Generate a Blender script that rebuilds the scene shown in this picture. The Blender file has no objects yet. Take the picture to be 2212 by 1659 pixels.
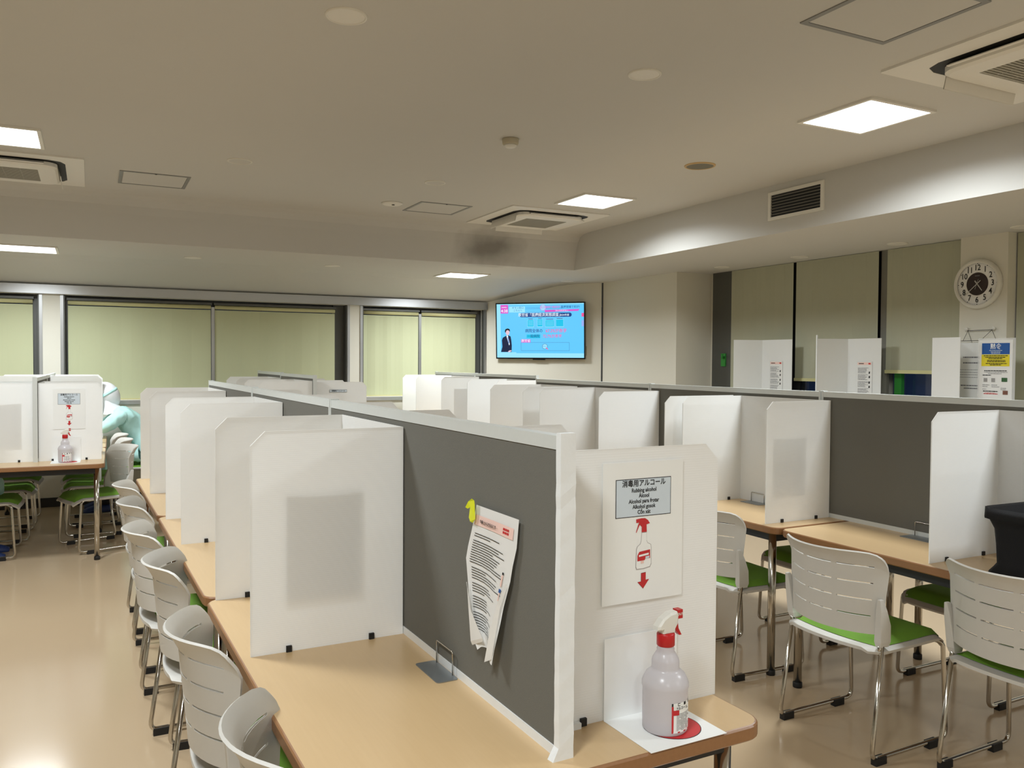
import bpy, bmesh, math, random
from mathutils import Vector, Matrix, Euler
random.seed(7)
C = bpy.context.scene
COL = C.collection
PI = math.pi
sin, cos, rad = math.sin, math.cos, math.radians

# ---------------------------------------------------------------- colour + materials
def lin(c):
    c /= 255.0
    return c / 12.92 if c <= 0.04045 else ((c + 0.055) / 1.055) ** 2.4
def rgb(r, g, b): return (lin(r), lin(g), lin(b), 1)

def mat(name, col, rough=.5, metal=0, noise=0.04, nscale=20, bump=0, bscale=200, coat=0, emit=None, estr=1, alpha=None, trans=0, spec=None, transl=0):
    m = bpy.data.materials.new(name); m.use_nodes = True
    nt = m.node_tree; n = nt.nodes; l = nt.links
    b = n['Principled BSDF']
    b.inputs['Roughness'].default_value = rough
    b.inputs['Metallic'].default_value = metal
    if spec is not None: b.inputs['Specular IOR Level'].default_value = spec
    if coat: b.inputs['Coat Weight'].default_value = coat; b.inputs['Coat Roughness'].default_value = .08
    if trans: b.inputs['Transmission Weight'].default_value = trans
    if alpha is not None: b.inputs['Alpha'].default_value = alpha
    tc = n.new('ShaderNodeTexCoord')
    if noise:
        t = n.new('ShaderNodeTexNoise'); t.inputs['Scale'].default_value = nscale; t.inputs['Detail'].default_value = 3
        l.new(tc.outputs['Object'], t.inputs['Vector'])
        mx = n.new('ShaderNodeMix'); mx.data_type = 'RGBA'
        mx.inputs[6].default_value = tuple(c * (1 - noise) for c in col[:3]) + (1,)
        mx.inputs[7].default_value = tuple(min(1, c * (1 + noise)) for c in col[:3]) + (1,)
        l.new(t.outputs['Fac'], mx.inputs[0]); l.new(mx.outputs[2], b.inputs['Base Color'])
    else:
        b.inputs['Base Color'].default_value = col
    if bump:
        t2 = n.new('ShaderNodeTexNoise'); t2.inputs['Scale'].default_value = bscale; t2.inputs['Detail'].default_value = 2
        l.new(tc.outputs['Object'], t2.inputs['Vector'])
        bp = n.new('ShaderNodeBump'); bp.inputs['Strength'].default_value = bump; bp.inputs['Distance'].default_value = .002
        l.new(t2.outputs['Fac'], bp.inputs['Height']); l.new(bp.outputs['Normal'], b.inputs['Normal'])
    if emit:
        b.inputs['Emission Color'].default_value = emit; b.inputs['Emission Strength'].default_value = estr
    if transl:
        tr = n.new('ShaderNodeBsdfTranslucent'); tr.inputs['Color'].default_value = col
        ms = n.new('ShaderNodeMixShader'); ms.inputs[0].default_value = transl
        l.new(b.outputs[0], ms.inputs[1]); l.new(tr.outputs[0], ms.inputs[2])
        l.new(ms.outputs[0], n['Material Output'].inputs['Surface'])
    return m

def ceiling_mat():
    m = mat('ceiling_plaster', rgb(203, 202, 198), .9, noise=.015, nscale=1.2, bump=.15, bscale=350)
    nt = m.node_tree; n = nt.nodes; l = nt.links
    b = n['Principled BSDF']; src = b.inputs['Base Color'].links[0].from_socket
    tc = n.new('ShaderNodeTexCoord')
    # soot smudge on the slope beyond the far air conditioner
    vs = n.new('ShaderNodeVectorMath'); vs.operation = 'SUBTRACT'; vs.inputs[1].default_value = (3.42, 7.2, 2.53)
    l.new(tc.outputs['Object'], vs.inputs[0])
    sc = n.new('ShaderNodeVectorMath'); sc.operation = 'MULTIPLY'; sc.inputs[1].default_value = (3.2, 3.0, 6.0)
    l.new(vs.outputs[0], sc.inputs[0])
    ln = n.new('ShaderNodeVectorMath'); ln.operation = 'LENGTH'; l.new(sc.outputs[0], ln.inputs[0])
    nz = n.new('ShaderNodeTexNoise'); nz.inputs['Scale'].default_value = 5; nz.inputs['Detail'].default_value = 5
    l.new(tc.outputs['Object'], nz.inputs['Vector'])
    ad = n.new('ShaderNodeMath'); ad.operation = 'MULTIPLY_ADD'; ad.inputs[1].default_value = 1.4; ad.inputs[2].default_value = -.7
    l.new(nz.outputs['Fac'], ad.inputs[0])
    sm = n.new('ShaderNodeMath'); sm.operation = 'ADD'; l.new(ln.outputs['Value'], sm.inputs[0]); l.new(ad.outputs[0], sm.inputs[1])
    mr = n.new('ShaderNodeMapRange'); mr.inputs[1].default_value = .15; mr.inputs[2].default_value = 1.35
    mr.inputs[3].default_value = .62; mr.inputs[4].default_value = 0
    l.new(sm.outputs[0], mr.inputs[0])
    mx = n.new('ShaderNodeMix'); mx.data_type = 'RGBA'; mx.inputs[7].default_value = rgb(70, 62, 52)
    l.new(mr.outputs[0], mx.inputs[0]); l.new(src, mx.inputs[6]); l.new(mx.outputs[2], b.inputs['Base Color'])
    return m

def ribbed_mat(name, col, axis, scale, rough=.45, transl=.35):
    m = mat(name, col, rough, noise=.012, nscale=30, transl=transl)
    nt = m.node_tree; n = nt.nodes; l = nt.links
    tc = n.new('ShaderNodeTexCoord'); w = n.new('ShaderNodeTexWave'); w.bands_direction = axis
    w.inputs['Scale'].default_value = scale
    l.new(tc.outputs['Object'], w.inputs['Vector'])
    bp = n.new('ShaderNodeBump'); bp.inputs['Strength'].default_value = .12; bp.inputs['Distance'].default_value = .001
    l.new(w.outputs['Fac'], bp.inputs['Height']); l.new(bp.outputs['Normal'], n['Principled BSDF'].inputs['Normal'])
    return m

def wood_mat(name, c1, c2, rough):
    m = mat(name, c1, rough, noise=0)
    nt = m.node_tree; n = nt.nodes; l = nt.links
    tc = n.new('ShaderNodeTexCoord'); mp = n.new('ShaderNodeMapping'); mp.inputs['Scale'].default_value = (40, 2.2, 40)
    l.new(tc.outputs['Object'], mp.inputs[0])
    t = n.new('ShaderNodeTexNoise'); t.inputs['Scale'].default_value = 3; t.inputs['Detail'].default_value = 5
    l.new(mp.outputs[0], t.inputs['Vector'])
    mx = n.new('ShaderNodeMix'); mx.data_type = 'RGBA'; mx.inputs[6].default_value = c1; mx.inputs[7].default_value = c2
    l.new(t.outputs['Fac'], mx.inputs[0]); l.new(mx.outputs[2], n['Principled BSDF'].inputs['Base Color'])
    return m

M = dict(
    ceiling=ceiling_mat(),
    wall=mat('wall_plaster', rgb(222, 219, 207), .85, noise=.015, nscale=2, bump=.2, bscale=300),
    floor=mat('vinyl_floor', rgb(190, 168, 138), .15, noise=.05, nscale=1.3, spec=.42, bump=.02, bscale=3),
    base=mat('dark_baseboard', rgb(38, 36, 36), .5),
    alu=mat('aluminium', rgb(190, 192, 194), .32, .85, noise=.02),
    aludark=mat('dark_aluminium', rgb(92, 93, 90), .45, .3, noise=.03),
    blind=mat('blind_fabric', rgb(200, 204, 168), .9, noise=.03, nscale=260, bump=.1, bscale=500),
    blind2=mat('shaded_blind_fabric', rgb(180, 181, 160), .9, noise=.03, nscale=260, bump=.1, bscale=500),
    rail=mat('blind_rail', rgb(205, 200, 150), .6),
    glass=mat('night_glow_glass', rgb(14, 24, 48), .08, noise=.1, nscale=3, spec=.7, emit=rgb(22, 32, 52), estr=.6),  # opaque pane; its faint emission stands in for dusk light outside
    white=mat('white_plastic', rgb(226, 224, 216), .45, noise=.01),
    acwhite=mat('fixture_white', rgb(228, 226, 220), .5, noise=.01),
    dark=mat('dark_gap', rgb(26, 26, 26), .6),
    grille=mat('grey_grille', rgb(128, 126, 118), .6, noise=.05),
    hatch=mat('hatch_frame_grey', rgb(140, 140, 138), .5, .3),
    light=mat('light_diffuser', (1, 1, 1, 1), .5, noise=0, emit=(.97, 1, 1, 1), estr=5),
    screen=ribbed_mat('corrugated_plastic', rgb(244, 245, 244), 'Z', 60, transl=.22),
    tape=mat('white_tape', rgb(232, 235, 236), .35, noise=.02, bump=.5, bscale=40),
    felt=mat('grey_divider_cloth', rgb(106, 105, 98), .95, noise=.05, nscale=300, bump=.25, bscale=600),
    rail2=mat('divider_rail', rgb(212, 216, 214), .4, .15, noise=.02, nscale=60),
    wood=wood_mat('beech_laminate', rgb(208, 179, 136), rgb(200, 170, 127), .3),
    edge=wood_mat('brown_edge_band', rgb(152, 110, 72), rgb(138, 97, 62), .35),
    chrome=mat('chrome', rgb(196, 192, 184), .14, 1, noise=.01),
    frame=mat('black_underframe', rgb(30, 30, 32), .5),
    rubber=mat('black_rubber', rgb(22, 22, 23), .55),
    shell=mat('grey_white_shell', rgb(205, 203, 197), .5, noise=.015, nscale=40, bump=.1, bscale=500),
    green=mat('green_cushion', rgb(112, 160, 50), .85, noise=.05, nscale=150, bump=.3, bscale=600),
    paper=mat('white_paper', rgb(238, 238, 236), .75, noise=.01, transl=.12),
    film=mat('laminated_paper', rgb(242, 244, 243), .4, noise=.01),
    seethru=mat('clear_plastic_sheet', rgb(245, 246, 246), .15, noise=0, alpha=.35),
    ink=mat('black_ink', rgb(24, 24, 26), .7, noise=0),
    greyink=mat('grey_ink', rgb(120, 120, 124), .7, noise=0),
    red=mat('red_plastic', rgb(190, 28, 32), .35, noise=.02),
    redink=mat('red_ink', rgb(196, 40, 44), .6, noise=0),
    pinkink=mat('pink_ink', rgb(238, 204, 194), .7, noise=0),
    blueink=mat('blue_ink', rgb(28, 84, 156), .6, noise=0),
    yellowink=mat('yellow_ink', rgb(222, 206, 40), .6, noise=0),
    paleblue=mat('pale_blue_ink', rgb(208, 220, 230), .6, noise=0),
    bottle=mat('milky_bottle_plastic', rgb(236, 234, 238), .25, noise=.01, trans=.25, transl=.35),
    yellow=mat('yellow_tape', rgb(226, 232, 40), .4, noise=.03),
    steel=mat('brushed_steel', rgb(150, 156, 160), .38, .7, noise=.05, nscale=50),
    bag=mat('black_bag_cloth', rgb(17, 17, 20), .9, noise=.2, nscale=200, bump=.4, bscale=300),
    black=mat('glossy_black', rgb(12, 12, 14), .2, noise=0),
    clockface=mat('clock_face', rgb(240, 240, 240), .5, noise=.01),
    greenp=mat('green_plastic', rgb(54, 148, 62), .4),
    gown=mat('teal_gown', rgb(188, 234, 232), .75, noise=.06, nscale=14, bump=.6, bscale=18),
    hood=mat('white_hood', rgb(228, 230, 234), .8, noise=.03, nscale=20, bump=.5, bscale=25),
    skin=mat('skin', rgb(205, 160, 130), .55, noise=.03),
    slipper=mat('blue_slipper', rgb(34, 56, 110), .5),
    trouser=mat('dark_trouser', rgb(24, 26, 34), .8),
)
def emis(name, c, s=1.0): return mat(name, (0, 0, 0, 1), .3, noise=0, emit=c, estr=s)

# ---------------------------------------------------------------- object helpers
def link(o, parent=None):
    COL.objects.link(o)
    if parent: o.parent = parent
    return o
def obj(name, bm, m, parent=None, smooth=False, mods=None):
    me = bpy.data.meshes.new(name)
    bmesh.ops.recalc_face_normals(bm, faces=bm.faces[:])
    bm.to_mesh(me); bm.free()
    ms = m if isinstance(m, (list, tuple)) else [m]
    for x in ms: me.materials.append(x)
    if smooth:
        for p in me.polygons: p.use_smooth = True
    o = bpy.data.objects.new(name, me)
    link(o, parent)
    return o
def thing(name, label, cat, loc=(0, 0, 0), rotz=0, group=None):
    o = bpy.data.objects.new(name, None); link(o)
    o.empty_display_size = .1
    o.location = loc; o.rotation_euler = (0, 0, rotz)
    o['label'] = label; o['category'] = cat
    if group: o['group'] = group
    return o
def tag(o, label, cat, group=None):
    o['label'] = label; o['category'] = cat
    if group: o['group'] = group
    return o
def struct(name, bm, m, smooth=False, label=None):
    o = obj(name, bm, m, None, smooth); o['kind'] = 'structure'
    return o
def dup(root, loc, rotz, label, group=None):
    r = root.copy(); COL.objects.link(r); r.location = loc; r.rotation_euler = (0, 0, rotz)
    r['label'] = label
    if group: r['group'] = group
    for ch in list(root.children):
        c = ch.copy(); COL.objects.link(c); c.parent = r
        for g in ch.children:
            d = g.copy(); COL.objects.link(d); d.parent = c
    return r

def box(bm, x0, x1, y0, y1, z0, z1, mi=0):
    v = [bm.verts.new(p) for p in ((x0, y0, z0), (x1, y0, z0), (x1, y1, z0), (x0, y1, z0), (x0, y0, z1), (x1, y0, z1), (x1, y1, z1), (x0, y1, z1))]
    for f in ((3, 2, 1, 0), (4, 5, 6, 7), (0, 1, 5, 4), (1, 2, 6, 5), (2, 3, 7, 6), (3, 0, 4, 7)):
        fc = bm.faces.new([v[i] for i in f]); fc.material_index = mi
    return v
def boxes(*bs):
    bm = bmesh.new()
    for b in bs: box(bm, *b)
    return bm
def quad(bm, a, b, c, d, mi=0):
    f = bm.faces.new([bm.verts.new(p) for p in (a, b, c, d)]); f.material_index = mi; return f
def poly_prism(pts, z0, z1, bm=None, mi=(0, 0, 0), chamf=0):
    bm = bm or bmesh.new()
    n = len(pts)
    lo = [bm.verts.new((p[0], p[1], z0)) for p in pts]; hi = [bm.verts.new((p[0], p[1], z1)) for p in pts]
    f = bm.faces.new(lo[::-1]); f.material_index = mi[0]
    f = bm.faces.new(hi); f.material_index = mi[1]
    for i in range(n):
        f = bm.faces.new((lo[i], lo[(i + 1) % n], hi[(i + 1) % n], hi[i])); f.material_index = mi[2]
    return bm
def rrect(x0, x1, y0, y1, r, n=5):
    pts = []
    for cx, cy, a0 in ((x1 - r, y1 - r, 0), (x0 + r, y1 - r, 90), (x0 + r, y0 + r, 180), (x1 - r, y0 + r, 270)):
        for i in range(n + 1):
            a = rad(a0 + 90 * i / n); pts.append((cx + r * cos(a), cy + r * sin(a)))
    return pts
def disc_pts(cx, cy, r, n=32): return [(cx + r * cos(2 * PI * i / n), cy + r * sin(2 * PI * i / n)) for i in range(n)]
def lathe(prof, n=32, cx=0, cy=0, bm=None, cap=True):
    bm = bm or bmesh.new(); rings = []
    for r, z in prof:
        rings.append([bm.verts.new((cx + r * cos(2 * PI * i / n), cy + r * sin(2 * PI * i / n), z)) for i in range(n)])
    for a, b in zip(rings, rings[1:]):
        for i in range(n): bm.faces.new((a[i], a[(i + 1) % n], b[(i + 1) % n], b[i]))
    if cap: bm.faces.new(rings[0][::-1]); bm.faces.new(rings[-1])
    return bm
def ring_prism(outer, inner, z0, z1, bm=None, mi=0):
    bm = bm or bmesh.new(); n = len(outer)
    L = [[bm.verts.new((p[0], p[1], z)) for p in P] for P, z in ((outer, z0), (inner, z0), (inner, z1), (outer, z1))]
    for k in range(4):
        a, b = L[k], L[(k + 1) % 4]
        for i in range(n):
            f = bm.faces.new((a[i], a[(i + 1) % n], b[(i + 1) % n], b[i])); f.material_index = mi
    return bm
def fillet(pts, r, n=4):
    pts = [Vector(p) for p in pts]
    if r <= 0: return pts
    out = [pts[0]]
    for a, b, c in zip(pts, pts[1:], pts[2:]):
        u = (a - b); w = (c - b); lu, lw = u.length, w.length; u.normalize(); w.normalize()
        d = min(r, lu * .49, lw * .49)
        p0 = b + u * d; p1 = b + w * d
        for i in range(n + 1):
            t = i / n; out.append((1 - t) ** 2 * p0 + 2 * t * (1 - t) * b + t * t * p1)
    out.append(pts[-1]); return out
def tube(pts, r, bend=0, seg=8, bm=None, n=4):
    bm = bm or bmesh.new(); P = fillet(pts, bend, n); rings = []
    up = Vector((0, 0, 1))
    prev = None
    for i, p in enumerate(P):
        t = (P[min(i + 1, len(P) - 1)] - P[max(i - 1, 0)]).normalized()
        if prev is None:
            a = t.cross(up)
            if a.length < .1: a = t.cross(Vector((1, 0, 0)))
            a.normalize()
        else:
            a = prev - t * prev.dot(t); a.normalize()
        prev = a; b = t.cross(a)
        rings.append([bm.verts.new(p + (a * cos(2 * PI * k / seg) + b * sin(2 * PI * k / seg)) * r) for k in range(seg)])
    for q, s in zip(rings, rings[1:]):
        for k in range(seg): bm.faces.new((q[k], q[(k + 1) % seg], s[(k + 1) % seg], s[k]))
    bm.faces.new(rings[0][::-1]); bm.faces.new(rings[-1])
    return bm

def text_mesh(name, s, size, m, parent, loc, rot, align='CENTER', bold=0, sx=1.0):
    cu = bpy.data.curves.new(name, 'FONT'); cu.body = s; cu.size = size; cu.align_x = align; cu.align_y = 'CENTER'
    cu.resolution_u = 3; cu.offset = bold; cu.extrude = 0
    t = bpy.data.objects.new('tmp', cu); COL.objects.link(t)
    dg = bpy.context.evaluated_depsgraph_get(); dg.update()
    me = bpy.data.meshes.new_from_object(t.evaluated_get(dg)); me.name = name
    bpy.data.objects.remove(t); bpy.data.curves.remove(cu)
    me.materials.clear(); me.materials.append(m)
    o = bpy.data.objects.new(name, me); link(o, parent); o.location = loc; o.rotation_euler = rot; o.scale = (sx, 1, 1)
    return o

# ---------------------------------------------------------------- camera
CAMZ = 1.4484
cam = bpy.data.cameras.new('camera'); co = bpy.data.objects.new('camera', cam); COL.objects.link(co)
yaw, pitch, roll = .4679, -.0273, .0063
f = Vector((sin(yaw) * cos(pitch), cos(yaw) * cos(pitch), sin(pitch)))
r0 = Vector((cos(yaw), -sin(yaw), 0)); u0 = r0.cross(f)
rr = r0 * cos(roll) + u0 * sin(roll); uu = -r0 * sin(roll) + u0 * cos(roll)
co.matrix_world = Matrix(((rr.x, uu.x, -f.x, 0), (rr.y, uu.y, -f.y, 0), (rr.z, uu.z, -f.z, CAMZ), (0, 0, 0, 1)))
cam.sensor_width = 36; cam.lens = 1800 / 2212 * 36; cam.clip_start = .02
C.camera = co

# ---------------------------------------------------------------- room shell
ZC, ZL = 2.717, 2.37
XS = 4.365            # soffit face
YW = 9.246            # far window wall
XL, YN = -4.6, -3.6
struct('floor', boxes((XL, 6.3, YN, 9.6, -.06, 0)), M['floor'])
bm = bmesh.new()
prof = [(YN, ZC), (6.98, ZC), (7.08, 2.708), (7.15, 2.685), (7.19, 2.64), (7.21, 2.58), (7.26, ZL), (8.42, ZL), (8.62, 2.345), (9.25, 2.165)]
vs = [[bm.verts.new((x, y, z)) for y, z in prof] for x in (XL, XS)]
for i in range(len(prof) - 1): bm.faces.new((vs[0][i], vs[1][i], vs[1][i + 1], vs[0][i + 1]))
# soffit: face, underside, end pieces
quad(bm, (XS, YN, ZC), (XS, 7.19, ZC), (XS, 7.26, ZL), (XS, YN, ZL))
quad(bm, (XS, YN, ZL), (6.2, YN, ZL), (6.2, 8.42, ZL), (XS, 8.42, ZL))
quad(bm, (XS, 8.42, ZL), (6.2, 8.42, ZL), (6.2, 8.62, 2.345), (XS, 8.62, 2.345))
quad(bm, (XS, 8.62, 2.345), (6.2, 8.62, 2.345), (6.2, 9.25, 2.165), (XS, 9.25, 2.165))

struct('ceiling', bm, M['ceiling'])
struct('wall_left', boxes((XL - .1, XL, YN, 9.5, 0, 2.8)), M['wall'])
struct('wall_near', boxes((XL, 6.2, YN - .1, YN, 0, 2.8)), M['wall'])
# far wall with three window openings
WZ0, WZ1 = 1.035, 2.07
opens = [(XL, -.444), (-.236, 2.584), (2.761, 4.285)]
bm = boxes((XL, 4.45, YW, YW + .3, 0, WZ0), (XL, 4.45, YW, YW + .3, WZ1, 2.4),
           (-.444, -.236, YW, YW + .3, WZ0, WZ1), (2.584, 2.761, YW, YW + .3, WZ0, WZ1), (4.285, 4.45, YW, YW + .3, WZ0, WZ1))
struct('wall_back', bm, M['wall'])
struct('baseboard_back', boxes((XL, 4.3, YW - .012, YW, 0, .09)), M['base'])
# header track over the windows
struct('trim_1', boxes((XL, 4.31, YW - .05, YW + .02, 2.072, 2.158)), M['alu'])
for i, (a, b) in enumerate(opens):
    bm = boxes((a, b, YW + .15, YW + .19, WZ0, WZ0 + .05), (a, b, YW + .15, YW + .19, WZ1 - .05, WZ1))
    for x in (a, (a + b) / 2 - .02, b - .04): box(bm, x, x + .04, YW + .15, YW + .19, WZ0 + .05, WZ1 - .05)
    for x in (a, b - .012): box(bm, x, x + .012, YW, YW + .15, WZ0, WZ1)
    for x in (a, b - .135): box(bm, x, x + (.04 if x == a else .135), YW + .11, YW + .15, WZ0, WZ1)
    w = struct('window_%d' % (i + 1), bm, M['aludark'])
    g = obj('window_pane', boxes((a + .04, b - .04, YW + .165, YW + .172, WZ0 + .05, WZ1 - .05)), M['glass'], w)
    # slim silver edging round the opening and sill
    bm = boxes((a - .03, b + .03, YW - .02, YW + .15, WZ0 - .045, WZ0 - .005))
    for x in ((a - .028, a), (b, b + .028)):
        if x[0] > XL: box(bm, x[0], x[1], YW - .012, YW + .15, WZ0 - .005, WZ1)
    mx_ = {1: 1.155, 2: 3.48}.get(i)
    if mx_: box(bm, mx_ - .016, mx_ + .016, YW + .06, YW + .15, WZ0, WZ1 - .07)
    obj('window_trim', bm, M['alu'], w)
# angled TV wall, then the plain wall return
cdiag = 13.57
bm = bmesh.new()
quad(bm, (4.27, cdiag - 4.27, 0), (5.33, cdiag - 5.33, 0), (5.33, cdiag - 5.33, 2.42), (4.27, cdiag - 4.27, 2.42))
struct('wall_corner', bm, M['wall'])
struct('wall_side', boxes((5.345, 5.9, 6.86, 8.24, 0, 2.4)), M['wall'])
struct('trim_2', boxes((5.336, 5.348, 8.228, 8.241, 0, 2.37)), M['aludark'])
# right wall: parapet, columns, windows
bm = boxes((5.80, 6.2, YN, 6.86, 0, 1.05), (5.70, 6.2, 3.64, 3.995, 0, 2.4), (5.80, 6.2, 6.60, 6.86, 1.05, 2.4))
struct('wall_right', bm, M['wall'])
struct('baseboard_right', boxes((5.788, 5.80, YN, 6.86, 0, .09)), M['base'])
struct('trim_3', boxes((5.765, 5.80, 6.47, 6.80, 1.05, 2.37)), M['aludark'])
wr = [(4.0, 6.6), (YN, 3.64)]
for i, (a, b) in enumerate(wr):
    ms = [a, b - .05, 5.62, 4.68] if i == 0 else [a, b - .05, 2.0, .3, -1.4]
    bm = boxes((5.86, 5.92, a, b, 1.05, 1.12), (5.86, 5.92, a, b, 2.3, 2.37))
    for y in ms: box(bm, 5.86, 5.92, y, y + .05, 1.12, 2.3)
    if i == 0: box(bm, 5.85, 5.9, 5.33, 5.37, 1.12, 2.3)
    w = struct('window_%d' % (4 + i), bm, M['alu'])
    obj('window_pane', boxes((5.885, 5.892, a + .03, b - .03, 1.1, 2.32)), M['glass'], w)
bm = boxes((5.95, 6.0, 3.2, 7, .9, 2.4), (5.95, 6.0, -3.6, 3.2, .9, 2.4))

# ---------------------------------------------------------------- roller blinds
def blind(loc, w, h, m, label, roty, group, headrail=True):
    t = thing('roller_blind', label, 'blind', loc, roty, group)   # local x along the width, y = towards the glass, z down from 0
    bm = bmesh.new(); n = 14
    rows = [[bm.verts.new((w * i / n, .004 * sin(i * 1.7), z)) for i in range(n + 1)] for z in ((-.03 if headrail else .012), -h)]
    for i in range(n): bm.faces.new((rows[0][i], rows[0][i + 1], rows[1][i + 1], rows[1][i]))
    obj('fabric', bm, m, t)
    obj('bottom_bar', boxes((0, w, -.012, .012, -h - .025, -h + .002)), M['rail'], t)
    if headrail:
        obj('roller', lathe_x(w, .022), M['rail'], t, True)
        obj('headrail', boxes((-.01, w + .01, -.03, .03, .022, .045)), M['aludark'], t)
    return t
def lathe_x(w, r):
    return tube([(0, 0, 0), (w, 0, 0)], r, seg=14)
for x0, x1, lb in ((-2.0, -.50, 'yellow-green roller blind in the far-left window, cut by the photo edge'),
                   (-.20, 1.135, 'wide yellow-green roller blind behind the seated person, left half of the double window'),
                   (1.175, 2.46, 'yellow-green roller blind in the middle of the far wall, right half of the double window'),
                   (2.79, 3.46, 'narrow yellow-green roller blind left of the mullion near the television'),
                   (3.50, 4.20, 'narrow yellow-green roller blind closest to the television')):
    blind((x0, YW + .075, 2.0), x1 - x0, .955 if x0 < 3.4 else .93, M['blind'], lb, 0, 'roller blinds on the far wall')
for y0, y1, zb, lb in ((5.67, 6.50, 1.15, 'tall olive roller blind farthest from the clock on the right wall'),
                       (4.745, 5.64, 1.31, 'tall olive roller blind in the middle of the right wall'),
                       (4.00, 4.665, 1.395, 'tall olive roller blind right beside the clock column, hem raised highest')):
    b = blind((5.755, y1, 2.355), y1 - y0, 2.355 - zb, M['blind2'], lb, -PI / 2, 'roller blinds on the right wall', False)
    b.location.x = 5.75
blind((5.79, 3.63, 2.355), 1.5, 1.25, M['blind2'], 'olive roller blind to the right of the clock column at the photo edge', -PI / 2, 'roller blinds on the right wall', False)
struct('gap_blocker', boxes((5.775, 5.80, 5.60, 5.70, 1.05, 2.37), (5.79, 5.81, 4.60, 4.95, 1.45, 2.37), (5.79, 5.81, 3.996, 4.02, 1.45, 2.37)), M['frame'])  # dark strips added behind the blind gaps to block the panes' blue glow
struct('trim_4', boxes((5.77, 5.80, 4.672, 4.738, 1.05, 2.37)), M['grille'])
# green sash pull and green cord weight by the right windows
tag(obj('window_handle', boxes((5.80, 5.835, 4.555, 4.62, 1.12, 1.45)), M['greenp']), 'green plastic strip on the window frame below the raised blind', 'window handle')
t = thing('cord_holder', 'small green cord holder hanging beside the farthest right blind', 'cord holder', (5.765, 6.62, 1.5))
obj('holder_body', boxes((-.012, .0, -.035, .03, -.09, .04)), M['greenp'], t)
obj('cord_hook', tube([(-.012, -.02, .0), (-.05, -.03, .0), (-.06, -.045, .03)], .012, .01), M['greenp'], t)

# lit windows of a building seen through the gap under the blind
for k in range(4):
    yy = 4.30 - k * .027
    o = tag(obj('distant_window', boxes((5.870, 5.874, yy, yy + .018, 1.165, 1.187)), emis('distant_lit_window', rgb(205, 215, 225), .8)),
        'tiny lit white window of a building outside, under the raised blind', 'window', 'lit windows outside')

# ---------------------------------------------------------------- ceiling fixtures
LAMP_W = 33
def ceiling_light(x, y, z, label):
    t = thing('ceiling_light', label, 'ceiling light', (x, y, z), 0, 'square ceiling light panels')
    s = .215
    obj('frame', ring_prism(rrect(-s - .02, s + .02, -s - .02, s + .02, .004, 1), rrect(-s, s, -s, s, .004, 1), -.012, 0), M['acwhite'], t)
    obj('diffuser', boxes((-s, s, -s, s, -.008, -.003)), M['light'], t)
    ld = bpy.data.lights.new('lamp', 'AREA'); ld.shape = 'SQUARE'; ld.size = 2 * s; ld.energy = LAMP_W; ld.color = (.92, .975, 1.0); ld.spread = rad(158)
    lo = bpy.data.objects.new('lamp', ld); link(lo, t); lo.location = (0, 0, -.014)
    return t
LT = [(3.55, 3.03, ZC, 'brilliant square ceiling light nearest the camera, above the air vent side'),
      (3.55, 5.60, ZC, 'square ceiling light beside the far air conditioner'),
      (3.55, 8.24, ZL, 'square ceiling light on the low ceiling in front of the television'),
      (-.475, 8.08, ZL, 'square ceiling light on the low ceiling at the left photo edge'),
      (-.475, 5.56, ZC, 'square ceiling light above the left air conditioner at the photo edge'),
      (-.475, 3.03, ZC, 'square ceiling light outside the left edge of the photo, nearer row'),
      (-.475, .4, ZC, 'square ceiling light behind the camera on the left'),
      (3.55, .4, ZC, 'square ceiling light behind the camera on the right'),
      (-.475, -2.17, ZC, 'unseen square ceiling light added as fill far behind the camera, left column'),  # this last pair is added out of view as soft fill light
      (3.55, -2.17, ZC, 'unseen square ceiling light added as fill far behind the camera, right column')]
for a in LT: ceiling_light(*a)

def hatch(x, y, label):
    t = thing('access_hatch', label, 'access hatch', (x, y, ZC), 0, 'ceiling access hatches')
    s = .225
    obj('frame', ring_prism(rrect(-s, s, -s, s, .003, 1), rrect(-s + .022, s - .022, -s + .022, s - .022, .003, 1), -.004, 0), M['hatch'], t)
    obj('panel', boxes((-s + .024, s - .024, -s + .024, s - .024, -.0025, 0)), M['ceiling'], t)
    obj('latch', poly_prism(disc_pts(0, -s + .011, .008, 12), -.006, -.003), M['dark'], t)
hatch(.407, 6.45, 'grey-framed square ceiling hatch beside the left air conditioner')
hatch(2.58, 6.51, 'grey-framed square ceiling hatch beside the far middle air conditioner')
hatch(2.59, 2.10, 'large grey-framed ceiling hatch at the top right of the photo')

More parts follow.
